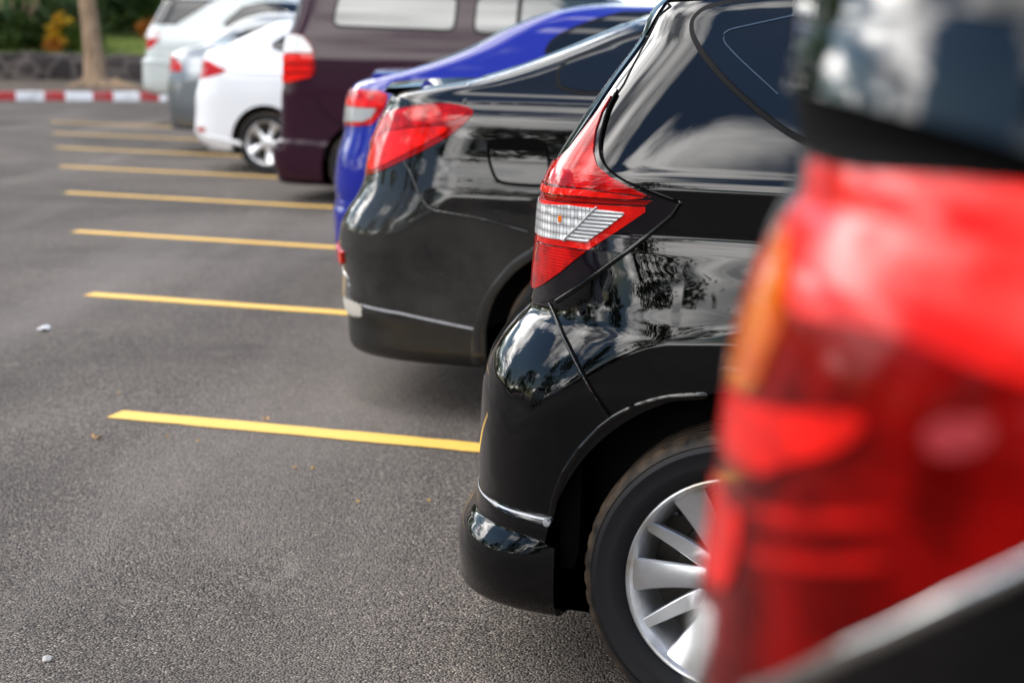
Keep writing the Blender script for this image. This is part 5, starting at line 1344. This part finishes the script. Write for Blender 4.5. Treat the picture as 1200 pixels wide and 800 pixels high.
for i, (px, y, h, w, lab) in enumerate(((8, 1.4, .9, .7, 'dark green shrub under the palm at the left edge'), (40, 2.0, 1.0, .8, 'dark green shrub between the palm and the yellow croton'), (86, 2.2, 1.3, .8, 'dark green shrub just left of the tan trunk'),
                                        (92, 1.1, .6, .45, 'low green shrub on the wall by the tan trunk'), (-25, 1.5, 1.1, .9, 'wide green shrub beyond the left edge above the wall'))):
    shrub(px, WALL_Y + y, h, w, 30 + i, lab, M['leaf_mid'] if i == 3 else M['leaf_dark'])
# bank of dark trees that closes the view
names = ['dark bushy tree at the far left of the lawn', 'dark tree behind the palms', 'dark tree behind the yellow croton', 'dark tree behind the tan trunk', 'dark tree at the back of the bright lawn', 'dark tree behind the rear of the off-roader',
         'dark tree above the pearl white off-roader', 'dark tree beyond the grey saloon', 'dark tree beyond the plum van', 'dark tree far behind the blue saloon', 'dark tree far behind the black saloon', 'dark tree at the far right behind the hatchback']
for i, px in enumerate((-90, -20, 40, 100, 150, 200, 270, 350, 450, 570, 700, 850)):
    y = WALL_Y + (7.5 if i < 4 else 13.5) + (i % 3) * 1.1; x, _ = kpx(px, 40, y)
    tree(W3(x, y, lawn_z(x, y) - .1), 6.2 + (i * 37 % 10) * .16, 2.5 + (i % 2) * .4, 50 + i, names[i], M['leaf_dark'], M['bark_dark'], .16, .03, 150, .30, 'dark trees closing the view', 30)
# undergrowth in one mass between and under those trees
rg = random.Random(77)
cl = []
for k in range(420):
    x = rg.uniform(-14, 30); y = WALL_Y + rg.uniform(15.5, 21) if x > kpx(112, 40, 20)[0] else WALL_Y + rg.uniform(7, 14)
    cl.append(((x, y, lawn_z(x, y) + rg.uniform(.1, 2.6)), (.9, .7, .6)))
o = local_obj('undergrowth', *leaves(rg, cl, 70, .30), M['leaf_dark']); tag(o, kind='stuff')
# short grass along the lawn's edge
V = []; F = []
for k in range(9000):
    x = rg.uniform(-22, 16); y = WALL_Y + .3 + 9 * rg.random()**1.5; z = lawn_z(x, y); h = rg.uniform(.05, .13); a = rg.uniform(0, 6.28); n = len(V)
    V += [(x - .012 * math.cos(a), y - .012 * math.sin(a), z - .02), (x + .012 * math.cos(a), y + .012 * math.sin(a), z - .02), (x + rg.gauss(0, .04), y + rg.gauss(0, .04), z + h)]; F.append((n, n + 1, n + 2))
o = local_obj('grass', V, F, leaf_mat('grass_blades', (.06, .11, .015), (.14, .20, .03))); tag(o, kind='stuff')

# ---------------------------------------------------------------- what the black paint mirrors, behind the camera
for i, (x, y, h, c) in enumerate(((-19, -1, 7, 3.2), (-16, -8.5, 6, 2.8), (-12.5, -16, 7.5, 3.2), (-6, -22, 6.0, 3.0), (-1, -27, 7.0, 3.3), (6, -27, 6.5, 3.0), (-24, 8, 6.0, 3.4), (-27, 17, 6, 3.3))):
    tree((x, y, 0), h, c, 80 + i, ['broad tree across the aisle left of the camera', 'small round tree behind the opposite cars', 'tall tree behind the camera to the left', 'low tree behind the camera', 'tall tree straight behind the camera', 'tree behind the camera to the right', 'broad tree across the aisle from the saloons', 'tree across the aisle near the kerb'][i],
         M['leaf_dark'], M['bark_dark'], .2, .22, 110, .34, 'trees mirrored in the black paint', 30)
def copy_tree(o, parent=None):
    c = o.copy(); COL.objects.link(c)
    if parent is not None: c.parent = parent
    for ch in list(o.children): copy_tree(ch, c)
    return c
for src, x, y, rz, lab in ((bpy.data.objects['parked_car.006'], -11.5, 2.0, 2.9, 'white off-roader across the aisle, mirrored in the hatchback bumper'), (bpy.data.objects['parked_car.004'], -10.5, -2.0, 2.9, 'white saloon across the aisle, mirrored in the black paint'),
                           (bpy.data.objects['parked_car.005'], -9.6, -6.0, 2.9, 'grey saloon across the aisle, mirrored in the black paint'), (bpy.data.objects['parked_car.003'], -8.6, -10.0, 2.9, 'dark van across the aisle, mirrored in the black paint')):
    c = copy_tree(src); c.location = (x, y, 0); c.rotation_euler = (0, 0, rz); c['label'] = lab; c['group'] = 'cars across the aisle'

# ---------------------------------------------------------------- litter on the asphalt
def scrap(name, px, py, sx, sy, seed, mat, label, cat, h=.01, group=None):
    rg = random.Random(seed); P = ground(px, py); bm = bmesh.new()
    bmesh.ops.create_grid(bm, x_segments=6, y_segments=5, size=.5)
    for v in bm.verts:
        r = 1 - .25 * rg.random(); v.co = Vector((v.co.x * sx * r, v.co.y * sy * r, h * (.3 + 1.0 * rg.random()) * (.4 + abs(v.co.x) * 1.6)))
    bmesh.ops.solidify(bm, geom=bm.faces[:], thickness=.0012)
    o = bm_obj(name, bm, mat, smooth=True); o.location = (P[0], P[1], .003); o.rotation_euler = (0, 0, rg.uniform(0, 3)); tag(o, label, cat, group)
M['paper'] = simple('white_paper', (.8, .8, .8), .8, var=.1); M['dryleaf'] = simple('dry_leaf', (.42, .24, .10), .8, var=.4, vscale=60); M['pebble'] = simple('pale_pebble', (.42, .40, .37), .8, var=.3, vscale=90)
M['fleck'] = simple('yellow_petal', (.55, .32, .06), .8, var=.3, vscale=60)
scrap('paper_scrap', 52, 387, .085, .045, 1, M['paper'], 'crumpled white paper scrap on the open asphalt', 'paper', .014)
scrap('dry_leaf', 113, 515, .04, .02, 2, M['dryleaf'], 'dry tan leaf below the end of the nearest yellow line', 'leaf', .012)
scrap('dry_leaf', 312, 493, .025, .015, 7, M['dryleaf'], 'dry leaf just above the nearest yellow line', 'leaf', .012)
def pebble(px, py, r, seed, label):
    bm = bmesh.new(); bmesh.ops.create_icosphere(bm, subdivisions=3, radius=r)
    for v in bm.verts: v.co *= 1 + .35 * mnoise.noise(v.co * (1.3 / r) + Vector((seed, 0, 0))); v.co.z *= .7
    o = bm_obj('pebble', bm, M['pebble'], smooth=True); P = ground(px, py); o.location = (P[0], P[1], r * .45); tag(o, label, 'pebble')
pebble(55, 774, .011, 1, 'pale pebble lying at the lower left corner of the asphalt')
for i, (px, py, s_) in enumerate(((345, 549, .015), (367, 550, .016), (420, 589, .012), (232, 518, .013), (196, 512, .010), (503, 588, .014), (140, 462, .011))):
    scrap('petal', px, py, s_, s_ * .7, 20 + i, M['fleck'], 'tiny yellow petal fallen on the asphalt near the nearest line', 'petal', .006, 'fallen yellow petals')
